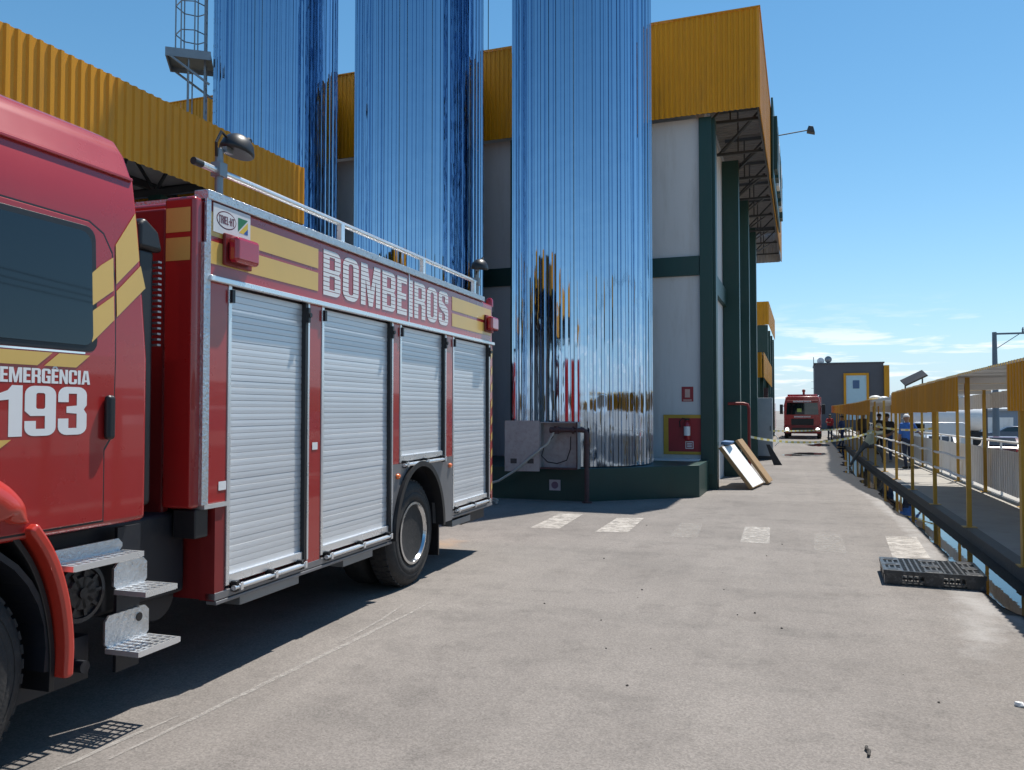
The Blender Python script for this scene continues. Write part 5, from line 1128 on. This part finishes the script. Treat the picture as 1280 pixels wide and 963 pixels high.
# ================================================================== BEYOND THE FENCE (ground lower there)
G = -1.1
def car(label, loc, rz, col, van=False):
    t = thing('parked_car', label, 'car', loc, rz)
    m = mat('car_%02d%02d%02d' % (col[0]*99, col[1]*99, col[2]*99), col, .3, var=.05, coat=.6)
    if van: body = [(-2.2, .35), (-2.2, 1.95), (-2.0, 2.05), (1.0, 2.05), (1.75, 1.25), (2.35, 1.1), (2.4, .35)]; gl = [(.35, 1.28), (.35, 1.9), (.98, 1.95), (1.6, 1.28)]
    else: body = [(-2.1, .35), (-2.12, .9), (-1.95, 1.0), (-1.3, 1.42), (-.2, 1.48), (.5, 1.4), (1.2, 1.0), (2.0, .85), (2.1, .35)]; gl = [(-1.55, 1.0), (-1.2, 1.36), (-.2, 1.42), (.45, 1.34), (1.0, 1.0)]
    b = MB(); b.prism(body, 0, -.86, .86); b.v = [(x*(1 - .16*max(0, z - .95)), y, z) for x, y, z in b.v]; b.obj('body', m, t, bevel=.07, seg=3)
    for s in (-1, 1):
        b = MB(); b.prism(gl, 0, s*.80, s*.868); b.v = [(x*(1 - .16*max(0, z - .95)), y, z) for x, y, z in b.v]; b.obj('side_window', GLS, t)
        for y in (-1.3, 1.35): b = MB(); b.lathe([(-.2, .2), (-.19, .31), (0, .31), (.01, .2)], (s*.78 + .1, y, .31), 0, 20); w = b.obj('wheel', RUB, t); b = MB(); b.lathe([(0, .2), (.02, .18), (.02, .02)], (s*.78 + (.105 if s > 0 else -.12), y, .31), 0, 16); b.obj('rim', STEEL, w)
    if not van:
        b = MB(); b.add([(-.66, -1.93, 1.03), (.66, -1.93, 1.03), (.58, -1.34, 1.42), (-.58, -1.34, 1.42)], [(0, 1, 2, 3)]); b.v = [(x, y - .02, z + .025) for x, y, z in b.v]; b.obj('rear_window', GLS, t)
    for s in (-1, 1): b = MB(); b.box(s*.55, s*.8, -2.15 if not van else -2.22, -2.05, .72, .88); b.obj('tail_lamp', LRED, t, bevel=.02)
    return t
car('dark red car parked beyond the white fence', (10.2, 50.5, G), radians(-8), (.10, .015, .02))
car('silver car parked beside the dark red car', (7.4, 52, G), radians(-5), (.45, .46, .48))
car('black car parked beyond the fence near the poles', (13.4, 52, G), radians(-10), (.015, .015, .018))
car('white van parked beyond the walkway posts', (8.6, 64, G), radians(80), (.62, .63, .64), True)
car('dark blue car parked farther off before the shed', (17.5, 82, G), radians(85), (.03, .05, .10))
car('grey car parked near the end of the fence', (5.9, 58, G), radians(-3), (.2, .21, .22))
lo = thing('tanker_lorry', 'white tanker lorry parked beyond the walkway', 'lorry', (10.5, 74, G), radians(90))
b = MB(); b.lathe([(-3.2, .3), (-3.1, .9), (-2.9, 1.05), (2.2, 1.05), (2.4, .9), (2.5, .3)], (0, 0, 2.2), 1, 28); b.obj('tank', WPNT, lo, smooth=40)
b = MB(); b.box(-1.1, 1.1, 2.9, 4.8, .7, 3.0); b.obj('cab', WPNT, lo, bevel=.1); b = MB(); b.box(-.5, .5, -3.3, 4.4, .8, 1.15); b.obj('chassis', CHAS, lo)
for y in (-2.4, -1.2, 3.9):
    for s in (-1, 1): b = MB(); b.lathe([(-.28, .3), (-.27, .5), (0, .5), (0, .3)], (s*.95 + .14, y, .5), 0, 20); b.obj('wheel', RUB, lo)
wh = thing('far_shed', 'long blue grey shed across the parking area', 'building', (30, 98, G))
b = MB(); b.box(-22, 40, 0, 14, 0, 2.8); b.obj('wall', BGREY, wh)
b = MB(); b.prism([(-22.4, 2.81), (40.4, 2.81), (40.4, 3.0), (-22.4, 3.0)], 1, -.4, 14.4); b.obj('roof', ROOFU, wh)
for k in range(9): b = MB(); b.box(-18 + k*6, -15 + k*6, -.05, -.003, .0, 2.1); b.obj('door', WSHT if k % 2 else BGREY, wh)
up_ = thing('utility_pole', 'tall grey utility pole with a crossarm and insulators', 'pole', (13.6, 68.7, G))
POLE = mat('pole_grey', (.12, .16, .20), .7)
b = MB(); b.tube((0, 0, 0), (0, 0, 8.75), .26, 12, .15); b.obj('pole', POLE, up_, smooth=40)
b = MB(); b.box(-.1, 3.6, -.06, .06, 8.55, 8.68).bar((.1, 0, 7.5), (1.6, 0, 8.55), .05, .05); b.obj('crossarm', POLE, up_)
for x in (1.85, 2.65, 3.4): b = MB(); b.lathe([(0, .05), (.1, .09), (.14, .05), (.24, .09), (.3, .04), (.38, .03)], (x, 0, 8.68), 2, 10); b.obj('insulator', POLE, up_)
for (x_, y_, lab) in ((13.0, 17.0, 'grey utility pole standing beside the walkway past the parking area'), (12.4, -24.0, 'grey utility pole farther back along the power line')):
    u2 = thing('utility_pole', lab, 'pole', (x_, y_, G))
    for ch in up_.children: c_ = ch.copy(); COL.objects.link(c_); c_.parent = u2
for k, x in enumerate((1.85, 2.65, 3.4)):
    P_ = [Vector((13.6 + x, 68.7, G + 9.03)), Vector((13.0 + x, 17.0, G + 9.03)), Vector((12.4 + x, -24.0, G + 9.03))]
    pts = [a_.lerp(b_, t/12) - Vector((0, 0, .7*4*(t/12)*(1 - t/12))) for a_, b_ in zip(P_, P_[1:]) for t in range(13)]
    pts = [p for i, p in enumerate(pts) if i != 13]
    tag(MB().path(pts, .014, 5).obj('power_line', BLK), 'thin power line strung from pole to pole over the parking area', 'cable', 'power lines over the parking area')
for x, y, h_ in ((8.3, 44, 4.0), (11.6, 62, 3.6)):
    t = thing('steel_post', 'dark steel post standing beyond the fence' , 'post', (x, y, G), group='dark posts beyond the fence'); b = MB(); b.tube((0, 0, 0), (0, 0, h_), .07, 10); b.obj('pole', DSTEEL, t, smooth=40); b = MB(); b.box(-.14, .14, -.14, .14, 0, .02); b.obj('base_plate', DSTEEL, t)

print('objects', len(bpy.data.objects), 'tris', sum(len(m.loop_triangles) if m.loop_triangles else sum(len(p.vertices) - 2 for p in m.polygons) for m in bpy.data.meshes))
